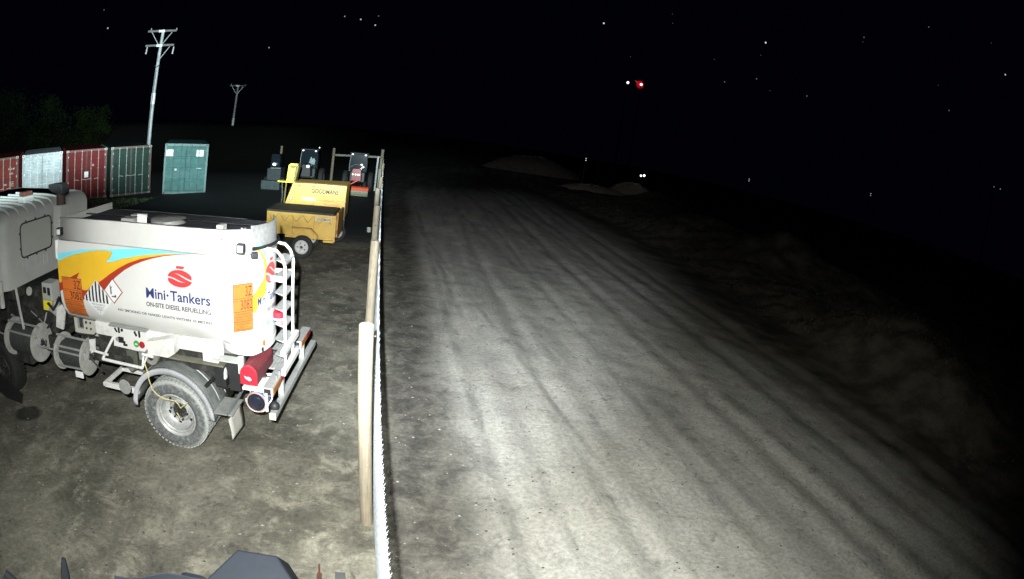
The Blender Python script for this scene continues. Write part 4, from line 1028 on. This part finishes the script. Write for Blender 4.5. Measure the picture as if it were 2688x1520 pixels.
small_wheel(-2.36, 15.9, .33, .325, t1, (2.45, -14.75))

t2 = empty('equipment_trailer', (-2.4, 17.4, 0), 0, 'yellow pump trailer with slanted front and folded yellow arm behind the box trailer', 'trailer')
L2 = (2.4, -17.4, 0)
def K2(g, name, m, **k):
    o = g.obj(name, m, t2, **k); o.location = L2; return o
K2(G().prism([(-3.56,.75), (-1.40,.75), (-1.40,1.88), (-3.20,1.84)], 1.3, Matrix.Translation((0,17,0))), 'canopy', yt, bevel=.01)
for a, b in (((-3.10,16.996,.8), (-3.10,16.996,1.82)), ((-2.45,16.996,1.84), (-2.45,16.996,.9)), ((-2.42,16.996,1.33), (-1.42,16.996,1.35))):
    K2(G().bar(a, b, .008, .006, (0,1,0)), 'panel_seam', mat('dark_yellow_seam', (.35,.20,.03), .6))
for x in (-2.98, -2.5): K2(G().box(x-.05, x+.05, 16.985, 17.0, 1.76, 1.80), 'hinge', mat('brown_hinge', (.16,.10,.03), .6))
K2(G().box(-3.22, -1.40, 16.99, 17.02, 1.855, 1.885), 'roof_edge', mat('dark_red_edge', (.09,.03,.015), .6))
lettering('lettering', 'GOODMANS', (-2.55+2.4, -17.4+16.975, 1.555), .90, .15, inkk, t2, thickc=.028)
lettering('lettering', '(', (-2.82+2.4, -17.4+16.985, 1.57), .04, .13, inkk, t2); lettering('lettering', 'G', (-2.76+2.4, -17.4+16.985, 1.60), .08, .08, inkk, t2)
lettering('lettering', 'SELWOOD', (-2.80+2.4, -17.4+16.985, 1.325), .36, .06, inkg, t2, thickc=.01)
K2(G().box(-2.86, -2.40, 16.992, 16.996, 1.30, 1.405), 'maker_plate', mat('pale_maker_plate', (.62,.60,.45), .5))
rp = mat('red_print', (.75,.12,.03), .5)
lettering('lettering', 'Rapid', (-2.10+2.4, -17.4+16.985, 1.285), .32, .085, rp, t2, .25, .01)
lettering('lettering', 'Response', (-2.10+2.4, -17.4+16.985, 1.165), .50, .085, rp, t2, .25, .01)
lettering('lettering', '1396', (-3.36+2.4, -17.4+16.985, 1.11), .18, .05, inkk, t2)
K2(G().box(-3.28, -3.18, 16.985, 16.996, 1.28, 1.38), 'gauge', inkk, bevel=.01)
K2(G().lathe([(0,.001), (0,.035), (.005,.03)], Matrix.Translation((-3.23,16.98,1.33)) @ Matrix.Rotation(PI/2, 4, 'Z'), 14), 'gauge_face', plate)
K2(G().box(-3.72, -3.14, 16.95, 17.3, 1.845, 1.88), 'top_bar', yb, bevel=.005)
K2(G().prism([(-3.43,1.88), (-3.20,1.88), (-3.155,2.33), (-3.08,2.46), (-3.33,2.46), (-3.395,2.40)], .16, Matrix.Translation((0,16.98,0))), 'folded_arm', yb, bevel=.01)
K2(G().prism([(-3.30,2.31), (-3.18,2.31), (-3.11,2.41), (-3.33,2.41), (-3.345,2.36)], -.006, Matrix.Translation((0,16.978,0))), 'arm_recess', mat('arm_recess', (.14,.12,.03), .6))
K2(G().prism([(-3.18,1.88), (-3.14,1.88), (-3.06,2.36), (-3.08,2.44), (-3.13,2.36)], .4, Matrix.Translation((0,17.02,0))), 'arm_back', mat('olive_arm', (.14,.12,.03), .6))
K2(G().tube([(-3.6,17.1,1.84), (-3.55,17.1,1.4), (-3.6,17.1,.9)], .03, 8), 'support_leg', steel)
K2(G().tube([(-3.45,17.1,1.84), (-3.5,17.1,.6)], .025, 8), 'support_leg', mat('olive_arm', (.14,.12,.03), .6))
K2(G().box(-3.6, -1.45, 17.1, 18.1, .55, .75), 'trailer_chassis', steel, bevel=.01)
small_wheel(-1.62, 17.0, .33, .325, t2, (2.4, -17.4), rimw)
K2(G().tube([(-3.7,17.6,.3), (-3.7,17.6,.9)], .03, 8), 'jockey_leg', steel)

# ------------------------------------------------------------------ tractors and sweeper far back
def tractor(name, loc, label, red_nose):
    t = empty(name, loc, 0, label, 'tractor')
    def q(g, n, m, **k): return g.obj(n, m, t, **k)
    q(G().box(-.45, .45, -.1, 1.0, .6, 1.2), 'tractor_body', tractor_dark, bevel=.05)
    q(G().prism([(-.30,.75), (.30,.75), (.27,1.38), (.18,1.46), (-.18,1.46), (-.27,1.38)], .85, Matrix.Translation((0,-.95,0))), 'bonnet', redlens if red_nose else tractor_dark, bevel=.03)
    c = q(G().prism([(-.50,1.2), (.50,1.2), (.52,1.7), (.46,2.22), (-.46,2.22), (-.52,1.7)], 1.0, Matrix.Translation((0,.0,0))), 'cab_glass', glass, bevel=.02)
    q(G().box(-.54, .54, -.08, 1.1, 2.22, 2.30), 'cab_roof', tractor_dark, bevel=.03)
    for sx in (-1, 1):
        q(G().tube([(sx*.50,-.01,1.2), (sx*.52,-.01,1.7), (sx*.46,-.01,2.22)], .02, 6), 'cab_pillar', alu if sx < 0 else tractor_dark)
        l = q(G().box(sx*.38-.06, sx*.38+.06, -.13, -.08, 2.17, 2.22), 'roof_lamp', black)
        G().ball((sx*.38, -.14, 2.195), .05, 10, (1.2,.3,.7)).obj('lens', lamp_return_glow, l, smooth=True)
        w_ = bpy.data.objects.new('wheel', None); lk(w_); w_.parent = t; w_.location = (sx*.75-.12, .5, .6)
        G().lathe([(0,.3), (0,.55), (.04,.6), (.24,.6), (.28,.55), (.28,.3)], Matrix.Identity(4), 28).obj('tyre', tyre2, w_, smooth=True)
        G().lathe([(.03,.001), (.03,.2), (.0,.3)], Matrix.Identity(4), 20).obj('rim', steel, w_, smooth=True)
        w_ = bpy.data.objects.new('wheel', None); lk(w_); w_.parent = t; w_.location = (sx*.52-.1, -.75, .38)
        G().lathe([(0,.2), (0,.34), (.03,.38), (.17,.38), (.2,.34), (.2,.2)], Matrix.Identity(4), 24).obj('tyre', tyre2, w_, smooth=True)
    return t, q
tr2, q2 = tractor('tractor', (-1.98, 30.6, 0), 'compact tractor with red nose and painted glare on its round lamps behind the road brush', True)
for x, z, r in ((.19, 1.62, .065), (.30, 1.50, .05)): q2(G().ball((x, -.05, z), r, 10, (1.1,.3,.8)), 'work_lamp', lamp_return_glow, smooth=True)
for x in (-.20, -.04, .08, .17): q2(G().ball((x, -.97, 1.12), .045, 8, (1,.4,.9)), 'headlight', lamp_return_glow, smooth=True)
q2(G().tube([(-.44,-.03,1.45), (-.2,-.05,1.62), (.15,-.05,1.6)], .02, 6), 'hood_edge', galv)
tr1, q1 = tractor('tractor', (-4.95, 30.8, .0), 'dark tractor with painted glare on two roof lamps and a painted windscreen glint behind the pump trailer', False)
q1(G().ball((.12, -.95, 1.35), .10, 10, (1,.4,.8)), 'headlight', lamp_return_glow, smooth=True)
glint = mat('painted_glint', (.30,.42,.42), .3, var=.6, scale=9)  # pale shape laid on the windscreen as a painted reflection
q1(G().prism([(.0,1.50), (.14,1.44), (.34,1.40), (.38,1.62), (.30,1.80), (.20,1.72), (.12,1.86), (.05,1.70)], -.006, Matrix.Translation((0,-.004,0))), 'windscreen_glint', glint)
q1(G().ball((.52, .2, 2.40), .035, 8), 'beacon', lamp_return_glow, smooth=True)
# darker machine at left
tr3 = empty('mini_loader', (-6.75, 29.5, 0), 0, 'dark small loader with painted glare on one lamp left of the dark tractor', 'loader')
def q3(g, n, m, **k): return g.obj(n, m, tr3, **k)
q3(G().box(-.42, .42, 0, 1.2, .25, 1.15), 'loader_body', mat('loader_grey', (.03,.045,.05), .6, var=.4), bevel=.05)
q3(G().prism([(-.30,1.15), (.30,1.15), (.25,1.95), (-.25,1.95)], .8, Matrix.Translation((0,.2,0))), 'cab_glass', glass, bevel=.03)
q3(G().ball((.0, -.04, 1.38), .10, 10, (1.1,.4,.8)), 'headlight', lamp_return_glow, smooth=True)
q3(G().bar((-.2,-.02,1.16), (.4,-.02,1.18), .03, .03), 'bonnet_edge', alu)
q3(G().box(-.6, .5, -.5, -.1, .0, .5), 'bucket', mat('loader_bucket', (.05,.075,.075), .6, var=.5), bevel=.02)
for sx in (-1, 1): q3(G().lathe([(0,.1), (0,.32), (.2,.32), (.2,.1)], Matrix.Translation((sx*.5-.1, .4, .32)), 22), 'wheel', tyre2, smooth=True)
# road brush
br = empty('road_brush', (-1.75, 28.8, 0), 0, 'orange hooded road brush with pale bristles in front of the red-nosed tractor', 'sweeper')
def qb(g, n, m, **k): return g.obj(n, m, br, **k)
pr = [(-.18,.34), (.18,.34), (.20,.46), (.12,.55), (-.10,.56), (-.19,.48)]
R90 = Matrix.Rotation(PI/2, 4, 'Z')
qb(G().prism(pr, 1.16, Matrix.Translation((.58,0,0)) @ R90), 'brush_hood', darkred_l, bevel=.01)
g = G(); rnd = random.Random(2)
for i in range(700):
    x = -.55+1.1*rnd.random(); a = rnd.uniform(-PI*.95, -.05*PI); g.tube([(x, .12*math.cos(a)*.5, .32+.02*math.sin(a)), (x+rnd.uniform(-.01,.01), .24*math.cos(a), .30+.27*math.sin(a))], .007, 3, cap=False)
o = qb(g, 'bristles', bristle, fix=False); o['kind'] = 'stuff'
qb(G().tube([(-.56,0,.28), (.56,0,.28)], .19, 16), 'brush_core', bristle, smooth=True)
qb(G().bar((-.48,.3,.6), (-.1,.3,.85), .05, .05), 'linkage', darkred_l)
qb(G().tube([(.1,.3,.2), (.1,.35,.6)], .04, 8), 'linkage', steel)
# small pale bucket by the fence
bk = tag(G().lathe([(0,.001), (0,.07), (.16,.085), (.16,.07), (.02,.06)], Matrix.Translation((-.62, 19.2, .0)) @ Matrix.Rotation(-PI/2, 4, 'Y'), 16).obj('small_bucket', mat('pale_bucket', (.55,.6,.5), .5), smooth=True), 'small pale bucket standing at the foot of the fence', 'bucket')

# ------------------------------------------------------------------ containers
def container(name, loc, rz, tilt, label, c, frame, bar, style):
    t = empty(name, loc, rz, label, 'container', 'shipping containers at the back of the yard', rot=(0, tilt, rz))
    W_, H_, D_ = 2.44, 2.59, 6.06
    pm = mat('container_'+style, c, .6, var=.28, scale=3, dirt=tuple(x*.5 for x in c), dscale=4, demph=.6, spec=.12)
    fm = mat('container_frame_'+style, frame, .6, var=.35, scale=8, dirt=(.13,.07,.05), dscale=8, demph=.6)
    bm_ = mat('container_bar_'+style, bar, .5, var=.25, scale=12, dirt=(.25,.13,.08), dscale=15, demph=.4)
    def q(g, n, m, par=t, **k): return g.obj(n, m, par, **k)
    for x in (0, W_-.11): q(G().box(x, x+.11, 0, .12, .10, H_-.12), 'corner_post', fm, bevel=.006)
    q(G().box(.0, W_, 0, .10, H_-.12, H_), 'door_header', fm, bevel=.006)
    q(G().box(.0, W_, 0, .10, .0, .12), 'door_sill', fm, bevel=.006)
    for x in (-.004, W_-.164):
        for z in (-.004, H_-.114):
            cc = q(G().box(x, x+.168, -.006, .16, z, z+.118), 'corner_casting', bm_, bevel=.008)
            q(G().box(x+.05, x+.118, -.009, -.0065, z+.03, z+.09), 'casting_hole', black, cc)
    # corrugated sides and roof
    for x, sg in ((.03, -1), (W_-.03, 1)):
        rows = []
        for i in range(88):
            y = .12+(D_-.2)*i/87; dx = .036 if (i//2) % 2 else 0
            rows.append([(x-sg*dx, y, .1), (x-sg*dx, y, H_-.1)])
        q(G().sheet(rows), 'side_panel', pm)
    q(G().box(.02, W_-.02, .1, D_, H_-.05, H_-.02), 'roof_panel', pm)
    q(G().box(.02, W_-.02, D_-.06, D_, .1, H_-.1), 'end_panel', pm)
    q(G().box(.1, W_-.1, .12, D_-.1, .06, .12), 'container_floor', pm)
    for k in (0, 1):
        x0, x1 = (.115, 1.212) if k == 0 else (1.228, W_-.115)
        dl = bpy.data.objects.new('door_leaf', None); lk(dl); dl.parent = t
        if style in ('white', 'teal', 'green'):
            # pressed panel: recessed fields between proud horizontal ribs
            prof = []
            nz = {'white': 16, 'teal': 4, 'green': 3}[style]
            z0, z1 = .13, H_-.13
            for i in range(nz):
                a = z0+(z1-z0)*i/nz; b_ = z0+(z1-z0)*(i+1)/nz; wgap = .05 if style != 'white' else .03
                prof += [(a, .03), (a+wgap, .03), (a+wgap+.015, .055), (b_-wgap-.015, .055), (b_-wgap, .03)]
            prof.append((z1, .03))
            q(G().sheet([[(x, y, z) for z, y in prof] for x in (x0+.03, x1-.03)]), 'door_panel', pm, dl)
        else:
            q(G().box(x0+.03, x1-.03, .045, .07, .13, H_-.13), 'door_panel', pm, dl)
        for xa, xb in ((x0, x0+.035), (x1-.035, x1)): q(G().box(xa, xb, .018, .06, .125, H_-.125), 'door_edge', fm if style != 'teal' else pm, dl, bevel=.004)
        q(G().box(x0+.036, x1-.036, .018, .06, .125, .18), 'door_edge', pm, dl); q(G().box(x0+.036, x1-.036, .018, .06, H_-.18, H_-.125), 'door_edge', pm, dl)
        for xx in ((x0+.40, x0+.83) if k == 0 else (x0+.27, x0+.70)):
            lb = q(G().tube([(xx, -.012, .05), (xx, -.012, H_-.05)], .021, 8), 'locking_bar', bm_, dl, smooth=True)
            for z in (.08, .55, 1.05, 1.6, 2.1, 2.5): q(G().box(xx-.035, xx+.035, -.02, .018, z-.02, z+.02), 'bar_keeper', bm_, dl, bevel=.003)
            q(G().bar((xx, -.035, 1.08), (xx+(.32 if k == 0 else -.32)*.8, -.035, 1.04), .012, .03), 'locking_handle', bm_, dl)
        xh = x0-.01 if k == 0 else x1-.03
        for z in (.35, .95, 1.6, 2.25): q(G().box(xh, xh+.05, -.015, .02, z-.05, z+.05), 'hinge', bm_ if style != 'teal' else fm, dl, bevel=.004)
    return t, q
YR = .681; C4 = Vector((-15.319, 25.136, -.251)); dv = Vector((math.cos(YR), math.sin(YR), 0)); ST = 2.44+.118+.12
labels = ['dark green shipping container, rightmost of the slanted row, next to the wide dark gap', 'dark red shipping container between the white and the dark green containers', 'white shipping container with ribbed doors between two red containers', 'brown-red shipping container with white number marks at the left picture edge']
cfg = [((.018,.040,.032), (.09,.065,.05), (.30,.34,.29), 'green'), ((.12,.010,.011), (.10,.025,.022), (.42,.32,.28), 'red'), ((.62,.68,.69), (.50,.56,.58), (.92,.95,.96), 'white'), ((.17,.028,.02), (.13,.04,.03), (.50,.40,.36), 'brown')]
for k in range(4):
    p = C4-dv*ST*k*1.0; p.z = -.251-.016*ST*k
    t, q = container('shipping_container', p, YR, -.016, labels[k], *cfg[k])
    if k == 1:
        q(G().box(1.10, 1.34, -.02, -.012, 1.15, 1.45), 'lock_box', alu, bevel=.01)
        q(G().lathe([(0,.001), (0,.06), (.003,.06)], Matrix.Translation((1.62,.04,1.75)) @ Matrix.Rotation(PI/2, 4, 'Z'), 14), 'round_sticker', mat('faded_sticker', (.35,.25,.25), .6))
        lettering('lettering', 'C', (.20, .040, .25), .14, .20, mat('faded_white_print', (.5,.45,.42), .6), t)
    if k == 0: lettering('lettering', 'C', (.20, .026, .22), .12, .18, mat('faded_green_print', (.10,.16,.13), .6), t)
    if k == 3:
        fw = mat('faded_white_print', (.5,.45,.42), .6)
        lettering('lettering', 'CAXU 487', (1.80, .040, 1.95), .42, .09, fw, t, thickc=.03)
        lettering('lettering', '22G1', (1.86, .040, 1.72), .25, .09, fw, t, thickc=.03)
        for z, h in ((1.10, .28), (.45, .28)):
            for j in range(4): lettering('lettering', ('MAX GW', 'TARE', 'NET', 'CU CAP')[j], (1.86, .040, z+h-.07*j-.05), .28, .045, fw, t, thickc=.03)
        lettering('lettering', '30480', (1.5, .040, 1.2), .2, .09, fw, t, thickc=.03)
t, q = container('shipping_container', (-12.148, 25.656, -.07), .40, .014, 'pale teal shipping container with two white notices, standing apart right of the dark gap', (.095,.225,.215), (.18,.29,.28), (.11,.19,.18), 'teal')
for x in (.28, 1.98): q(G().box(x-.20, x+.20, -.01 if x < 1 else -.01, .012, 1.95, 2.28), 'notice_sheet', plate)
q(G().box(.64, .74, -.05, -.03, 1.22, 1.31), 'lock', plate, bevel=.01)
q(G().box(1.85, 2.1, -.004, .015, 1.31, 1.35), 'small_label', signw)
# ground clutter by the containers
tag(G().box(-15.6, -15.3, 20.4, 20.6, -.2, -.02).obj('wood_offcut', postm, bevel=.01), 'small pale wooden offcut on the grass before the containers', 'offcut')

# ------------------------------------------------------------------ utility poles
def utility_pole(base, top, r0, r1, label, arms, cross_w):
    base, top = Vector(base), Vector(top)
    t = empty('utility_pole', base, 0, label, 'utility pole')
    ax = (top-base)
    def P(k, dx=0, dy=0, dz=0): return ax*k+Vector((dx, dy, dz))
    G().tube([P(k/8) for k in range(9)], [r0+(r1-r0)*k/8 for k in range(9)], 14).obj('pole', polem, t, smooth=True)
    L_ = ax.length
    rt = Vector((.96, .27, 0))
    for kz, braces in arms:
        c = ax*kz
        cr = G().bar(c-rt*cross_w/2+Vector((0,-r1*1.6,0)), c+rt*cross_w/2+Vector((0,-r1*1.6,.06)), .11, .13).obj('crossarm', mat('dull_crossarm', (.19,.19,.19), .8, var=.4), t)
        G().bar(c-rt*cross_w*.10+Vector((0,-r1*1.6-.08,.003)), c+rt*cross_w*.11+Vector((0,-r1*1.6-.08,.012)), .02, .16).obj('white_plate', plate, t)
        for sx in braces: G().bar(c+rt*cross_w*.36*sx+Vector((0,-r1*1.6,-.05)), c-ax.normalized()*.95+rt*.12*sx+Vector((0,-r1*1.2,0)), .04, .05).obj('brace', alu, t)
        for sx in ((-.47, -.02, .47) if kz < .95 else (-.44, .46)):
            if kz < .95: G().tube([c+rt*cross_w*sx+Vector((0,0,-.05)), c+rt*cross_w*sx+Vector((-.04,0,-.55))], [.05,.07], 8).obj('insulator', alu, t)
            else: G().tube([c+rt*cross_w*sx+Vector((0,0,.06)), c+rt*cross_w*sx+Vector((0,0,.26))], [.05,.04], 8).obj('insulator', alu, t)
    return t, ax
up1, ax = utility_pole((-17.2, 33.5, -.2), (-17.35, 33.8, 9.95), .155, .11, 'tall pale utility pole with two crossarms, the nearer one left of centre', [(.985, (-1, 1)), (.885, (1,))], 2.15)
for kz, h in ((.49, .75),): G().tube([ax*kz, ax*(kz+h/10.1)], .15, 12, cap=False).obj('white_band', plate, up1)
G().tube([ax*.745+Vector((.17*math.cos(t), -.02+.25*math.sin(t), .1*math.cos(t*2))) for t in [2*PI*i/12 for i in range(13)]], .03, 5).obj('cable_loop', black, up1)
G().tube([ax*.2+Vector((.0,-.2,0)), ax*.5+Vector((.02,-.18,0)), ax*.72+Vector((.03,-.16,0))], .035, 6).obj('cable_conduit', mat('grey_conduit', (.16,.18,.19), .6), up1)
up2, ax = utility_pole((-20.95, 64.5, -.2), (-20.9, 64.9, 8.15), .17, .11, 'small far utility pole with a single crossarm, right of the tall pale one', [(.985, (-1, 1))], 2.1)
G().tube([ax*.36, ax*.50], .16, 12, cap=False).obj('white_band', plate, up2)

# ------------------------------------------------------------------ dim trees behind the containers
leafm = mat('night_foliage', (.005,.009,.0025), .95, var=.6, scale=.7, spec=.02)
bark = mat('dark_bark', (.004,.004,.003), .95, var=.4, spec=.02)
def tree(x, y, h, r, label, seed, dens=4200):
    rnd = random.Random(seed); t = empty('tree', (x, y, -.3), 0, label, 'tree', 'trees behind the containers')
    G().tube([(0,0,0), (.1,0,h*.3), (-.1,.1,h*.65)], [.22,.16,.06], 8).obj('trunk', bark, t, smooth=True)
    g = G()
    for i in range(7):
        a = rnd.random()*6.28; z0 = h*rnd.uniform(.2,.5); g.tube([(0,0,z0), (math.cos(a)*r*.5, math.sin(a)*r*.5, z0+h*.2), (math.cos(a)*r*.8, math.sin(a)*r*.8, z0+h*.38)], [.08,.05,.02], 5)
    g.obj('limbs', bark, t)
    g = G(); cl = [(rnd.gauss(0, r*.42), rnd.gauss(0, r*.42), h*rnd.uniform(.3, .92), rnd.uniform(.35, .85)) for _ in range(26)]
    for i in range(dens):
        cx, cy, cz, cr = cl[rnd.randrange(len(cl))]; v = Vector((rnd.gauss(0,1), rnd.gauss(0,1), rnd.gauss(0,1))).normalized()*cr*rnd.random()**.4*r*.5
        c = Vector((cx, cy, cz))+v; s = rnd.uniform(.04, .11); e = Euler((rnd.random()*6, rnd.random()*6, 0)).to_matrix()
        g.add([c+e @ Vector((-s,0,0)), c+e @ Vector((0,s*.5,0)), c+e @ Vector((s,0,0)), c+e @ Vector((0,-s*.5,0))], [(0,1,2,3)])
    g.obj('crown', leafm, t, fix=False)
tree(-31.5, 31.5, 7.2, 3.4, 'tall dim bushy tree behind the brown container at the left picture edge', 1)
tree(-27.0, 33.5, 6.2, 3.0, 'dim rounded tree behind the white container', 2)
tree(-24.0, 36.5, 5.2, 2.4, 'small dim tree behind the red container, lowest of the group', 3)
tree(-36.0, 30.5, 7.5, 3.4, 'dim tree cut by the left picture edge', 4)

# ------------------------------------------------------------------ floodlight on the mast under the camera
SC_ = 1.42
def ray(px, py, d):
    """a point d metres from the camera, used once to read where the fixtures of the mast are"""
    dx, dy = px-1344, 760-py; r = math.hypot(dx, dy); th = 2*math.asin(r/(2*1392.65))
    v = xr*(math.sin(th)*dx/r)+yu*(math.sin(th)*dy/r)+fwd*math.cos(th)
    return Vector((0, 0, CAM_H))+v*d
mast = empty('camera_mast', (-.25, -.45, 0), 0, 'steel camera mast with its bracket arm at the bottom picture edge', 'mast')
ML = (.25, .45, 0)
def qm(g, n, m, **k):
    o = g.obj(n, m, mast, **k); o.location = ML; return o
qm(G().tube([(-.25,-.45,0), (-.25,-.45,3.9)], .06, 16), 'mast_tube', galv, smooth=True)
qm(G().bar((-.25,-.40,2.45), (-.30,.84,2.45), .05, .05), 'bracket_arm', galv)
flood = empty('floodlight', (-.292, .862, 2.80), 0, 'dark grey octagonal floodlight housing seen from above at the bottom picture edge', 'floodlight')
fr_ = Matrix.Rotation(math.radians(-2), 4, 'Z') @ Matrix.Rotation(math.radians(14), 4, 'X')
oct_ = [(-.145,-.16), (-.145,-.04), (-.065,.085), (.065,.085), (.155,-.04), (.155,-.16)]
def zp(poly, z0, z1, M_):
    n = len(poly); return G().add([M_ @ Vector((x, y, z0)) for x, y in poly]+[M_ @ Vector((x*.80, y*.80-.015, z1)) for x, y in poly], [tuple(range(n)), tuple(range(n, 2*n))[::-1]]+[(i, (i+1) % n, (i+1) % n+n, i+n) for i in range(n)])
zp(oct_, -.09, .0, fr_).obj('housing', housing, flood, bevel=.005)
G().box(-.20, -.12, -.14, -.03, -.08, -.01, fr_).obj('hinge_lug', housing, flood, bevel=.02)
G().box(.13, .235, -.16, -.03, -.08, -.01, fr_).obj('hinge_lug', housing, flood, bevel=.02)
G().lathe([(.0,.055), (.006,.058), (.006,.064), (.0,.067)], fr_ @ Matrix.Translation((.0,-.10,.0)) @ Matrix.Rotation(-PI/2, 4, 'Y'), 28).obj('cap_ring', mat('worn_grey_ring', (.004,.0045,.0058), .6, spec=.1), flood, smooth=True)
G().box(-.10, .10, -.15, .03, -.10, -.0905, fr_).obj('glass_front', glass, flood)
# wavy strip, stud and the small dark fittings below the camera
st_ = tag(G().sheet([[ray(300+i*23, 1511+7*math.sin(i*.75)+(3 if i > 6 else 0)+j*48, 1.28+.05*j) for i in range(12)] for j in (0, 1)]).obj('wavy_strip', mat('brushed_strip', (.004,.0046,.006), .6, var=.2, spec=.1), thick=.003), 'wavy grey metal strip beside the floodlight at the bottom picture edge', 'strip')
a = ray(838, 1481, 1.25); b_ = ray(838, 1540, 1.30)
sd = empty('threaded_stud', a, 0, 'short rusty threaded stud right of the floodlight at the bottom picture edge', 'stud')
G().tube([Vector((0,0,0)), (b_-a)*.45], .0026, 6).obj('stud_shaft', rust, sd)
G().tube([(b_-a)*.42, (b_-a)], .0065, 6).obj('nut', rust, sd)
pl = ray(893, 1513, 1.28)
tag(G().box(-.012, .012, -.02, .01, -.004, .004).obj('small_plate', mat('small_plate', (.005,.0052,.0055), .6, spec=.1)), 'tiny grey plate at the bottom edge beside the fence', 'plate').location = pl
a = ray(167, 1466, 1.3); b_ = ray(178, 1560, 1.35)
tag(G().tube([a, (a*.6+b_*.4), b_], [.006,.012,.014], 8).obj('cable_end', mat('dark_cable', (.0012,.0016,.002), .9, spec=.05), smooth=True), 'dark upright cable end near the bottom left corner', 'cable')
a = ray(12, 1505, 1.3); b_ = ray(80, 1560, 1.3)
tag(G().tube([a, b_], .012, 8).obj('cable_bundle', mat('dark_cable', (.0012,.0016,.002), .9, spec=.05), smooth=True), 'dark cable bundle in the bottom left corner', 'cable')

# ------------------------------------------------------------------ far lights and stars
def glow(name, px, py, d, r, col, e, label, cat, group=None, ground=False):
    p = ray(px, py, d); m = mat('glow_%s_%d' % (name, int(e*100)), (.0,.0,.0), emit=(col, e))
    if ground:
        t = empty(name, (p.x, p.y, height(p.x, p.y) if abs(p.x) < 160 and p.y < 160 else 0), 0, label, cat, group)
        loc = Vector(t.location); 
        G().tube([(0,0,0), (0,0,p.z-loc.z)], .04, 6).obj('stake', black, t)
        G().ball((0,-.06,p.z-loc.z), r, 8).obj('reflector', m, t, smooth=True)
        return t
    o = G().ball((0,0,0), r, 8).obj(name, m, smooth=True); o.location = p; return tag(o, label, cat, group)
W1 = (1, 1, 1)
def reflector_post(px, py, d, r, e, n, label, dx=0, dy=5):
    t = glow('reflector_post', px, py, d, r, W1, e, label, 'reflector post', None, True)  # emissive dots; their glow stands in for light the reflectors return
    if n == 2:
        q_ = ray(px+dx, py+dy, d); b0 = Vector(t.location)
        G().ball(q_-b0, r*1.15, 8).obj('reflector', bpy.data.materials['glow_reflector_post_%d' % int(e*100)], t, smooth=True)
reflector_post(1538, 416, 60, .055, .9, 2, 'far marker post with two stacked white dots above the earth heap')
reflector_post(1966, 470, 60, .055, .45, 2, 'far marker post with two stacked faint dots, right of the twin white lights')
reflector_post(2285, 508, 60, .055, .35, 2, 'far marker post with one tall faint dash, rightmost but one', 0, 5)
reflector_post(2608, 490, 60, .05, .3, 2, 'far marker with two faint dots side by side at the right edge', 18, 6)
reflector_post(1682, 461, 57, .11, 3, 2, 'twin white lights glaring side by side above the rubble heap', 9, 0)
def beacon_mast(px, py, col, e, label, halo=None):
    p = ray(px, py, 300); t = empty('beacon_mast', (p.x, p.y, 0), 0, label, 'mast')
    G().tube([(0,0,0), (0,0,p.z)], [.5,.2], 6).obj('mast_tube', mat('unlit_mast', (.01,.01,.01), .9), t)
    G().ball((0,-.6,p.z), .75, 10).obj('lamp', mat('beacon_'+label[:3], (0,0,0), emit=(col, e)), t, smooth=True)
    if halo:
        G().ball((0,.9,p.z), 2.3, 12, (1,.4,1)).obj('glow_halo', mat('red_halo', (0,0,0), emit=halo), t, smooth=True)  # emissive disc drawn as the halo of glow round the red light
        G().tube([(-3.6,.2,p.z+1.5), (-2.4,.2,p.z+.9), (-1,.2,p.z+.1)], [.25,.5,.7], 6).obj('glow_streak', mat('red_streak', (0,0,0), emit=((.6,.03,.04), .5)), t, smooth=True)  # emissive tube drawn as the streak of light beside the lamp
beacon_mast(1647, 217, (1,1,1), 2, 'distant mast with a small white light high in the dark, left of the red one')
beacon_mast(1682, 222, (1,.75,.75), 2.5, 'distant mast with a glowing red light high in the dark', ((.75,.0,.012), .5))
STARS = [
(273,26,2,'faint star high above the tall utility pole, left of its top'),
(283,74,4,'bright star left of the top of the tall utility pole'),
(905,43,3,'leftmost star of the small cluster near the top edge above the tractors'),
(947,51,4,'middle star of the small cluster near the top edge above the tractors'),
(994,42,2,'faint star at the upper right of the small cluster above the last fence post'),
(985,66,4,'lowest star of the small cluster above the last fence post'),
(706,125,3,'lone star right of and above the far small utility pole'),
(1585,61,5,'bright lone star high above the white and red mast lights'),
(1765,37,1,'very faint star near the top edge, upper one of a close pair'),
(1766,61,1,'very faint star near the top edge, lower one of a close pair'),
(2010,112,5,'brightest bluish star in the right half, above three faint ones'),
(1997,145,1,'very faint star just below the brightest star of the right half'),
(1986,207,2,'faint star well below the brightest star of the right half'),
(1902,215,2,'faint star level with the red mast light, to its right'),
(1655,149,1,'very faint star straight above the white mast light'),
(1875,156,1,'very faint star left of and below the brightest star of the right half'),
(2021,238,1,'very faint star, lowest below the brightest star of the right half'),
(2118,252,2,'faint lone star right of and lower than the mast lights'),
(2268,98,2,'faint star, upper one of a close pair in the upper right'),
(2265,110,1,'very faint star, lower one of a close pair in the upper right'),
(2438,71,2,'faint lone star near the upper right corner'),
(2639,196,4,'bright star close to the right picture edge'),
(2491,290,2,'faint star, lowest of all at the far right'),
(2463,224,1,'very faint star left of the bright one at the right edge'),
(2602,113,1,'very faint star above the bright one at the right edge'),
(355,356,1,'very faint speck of light just left of the foot of the tall utility pole')]
for sx, sy, b, lb in STARS:
    glow('star', sx, sy, 900, {1:.85,2:1.05,3:1.2,4:1.35,5:1.5}[b], (.85,.88,1), {1:.06,2:.15,3:.35,4:.6,5:.9}[b], lb, 'star', 'stars')
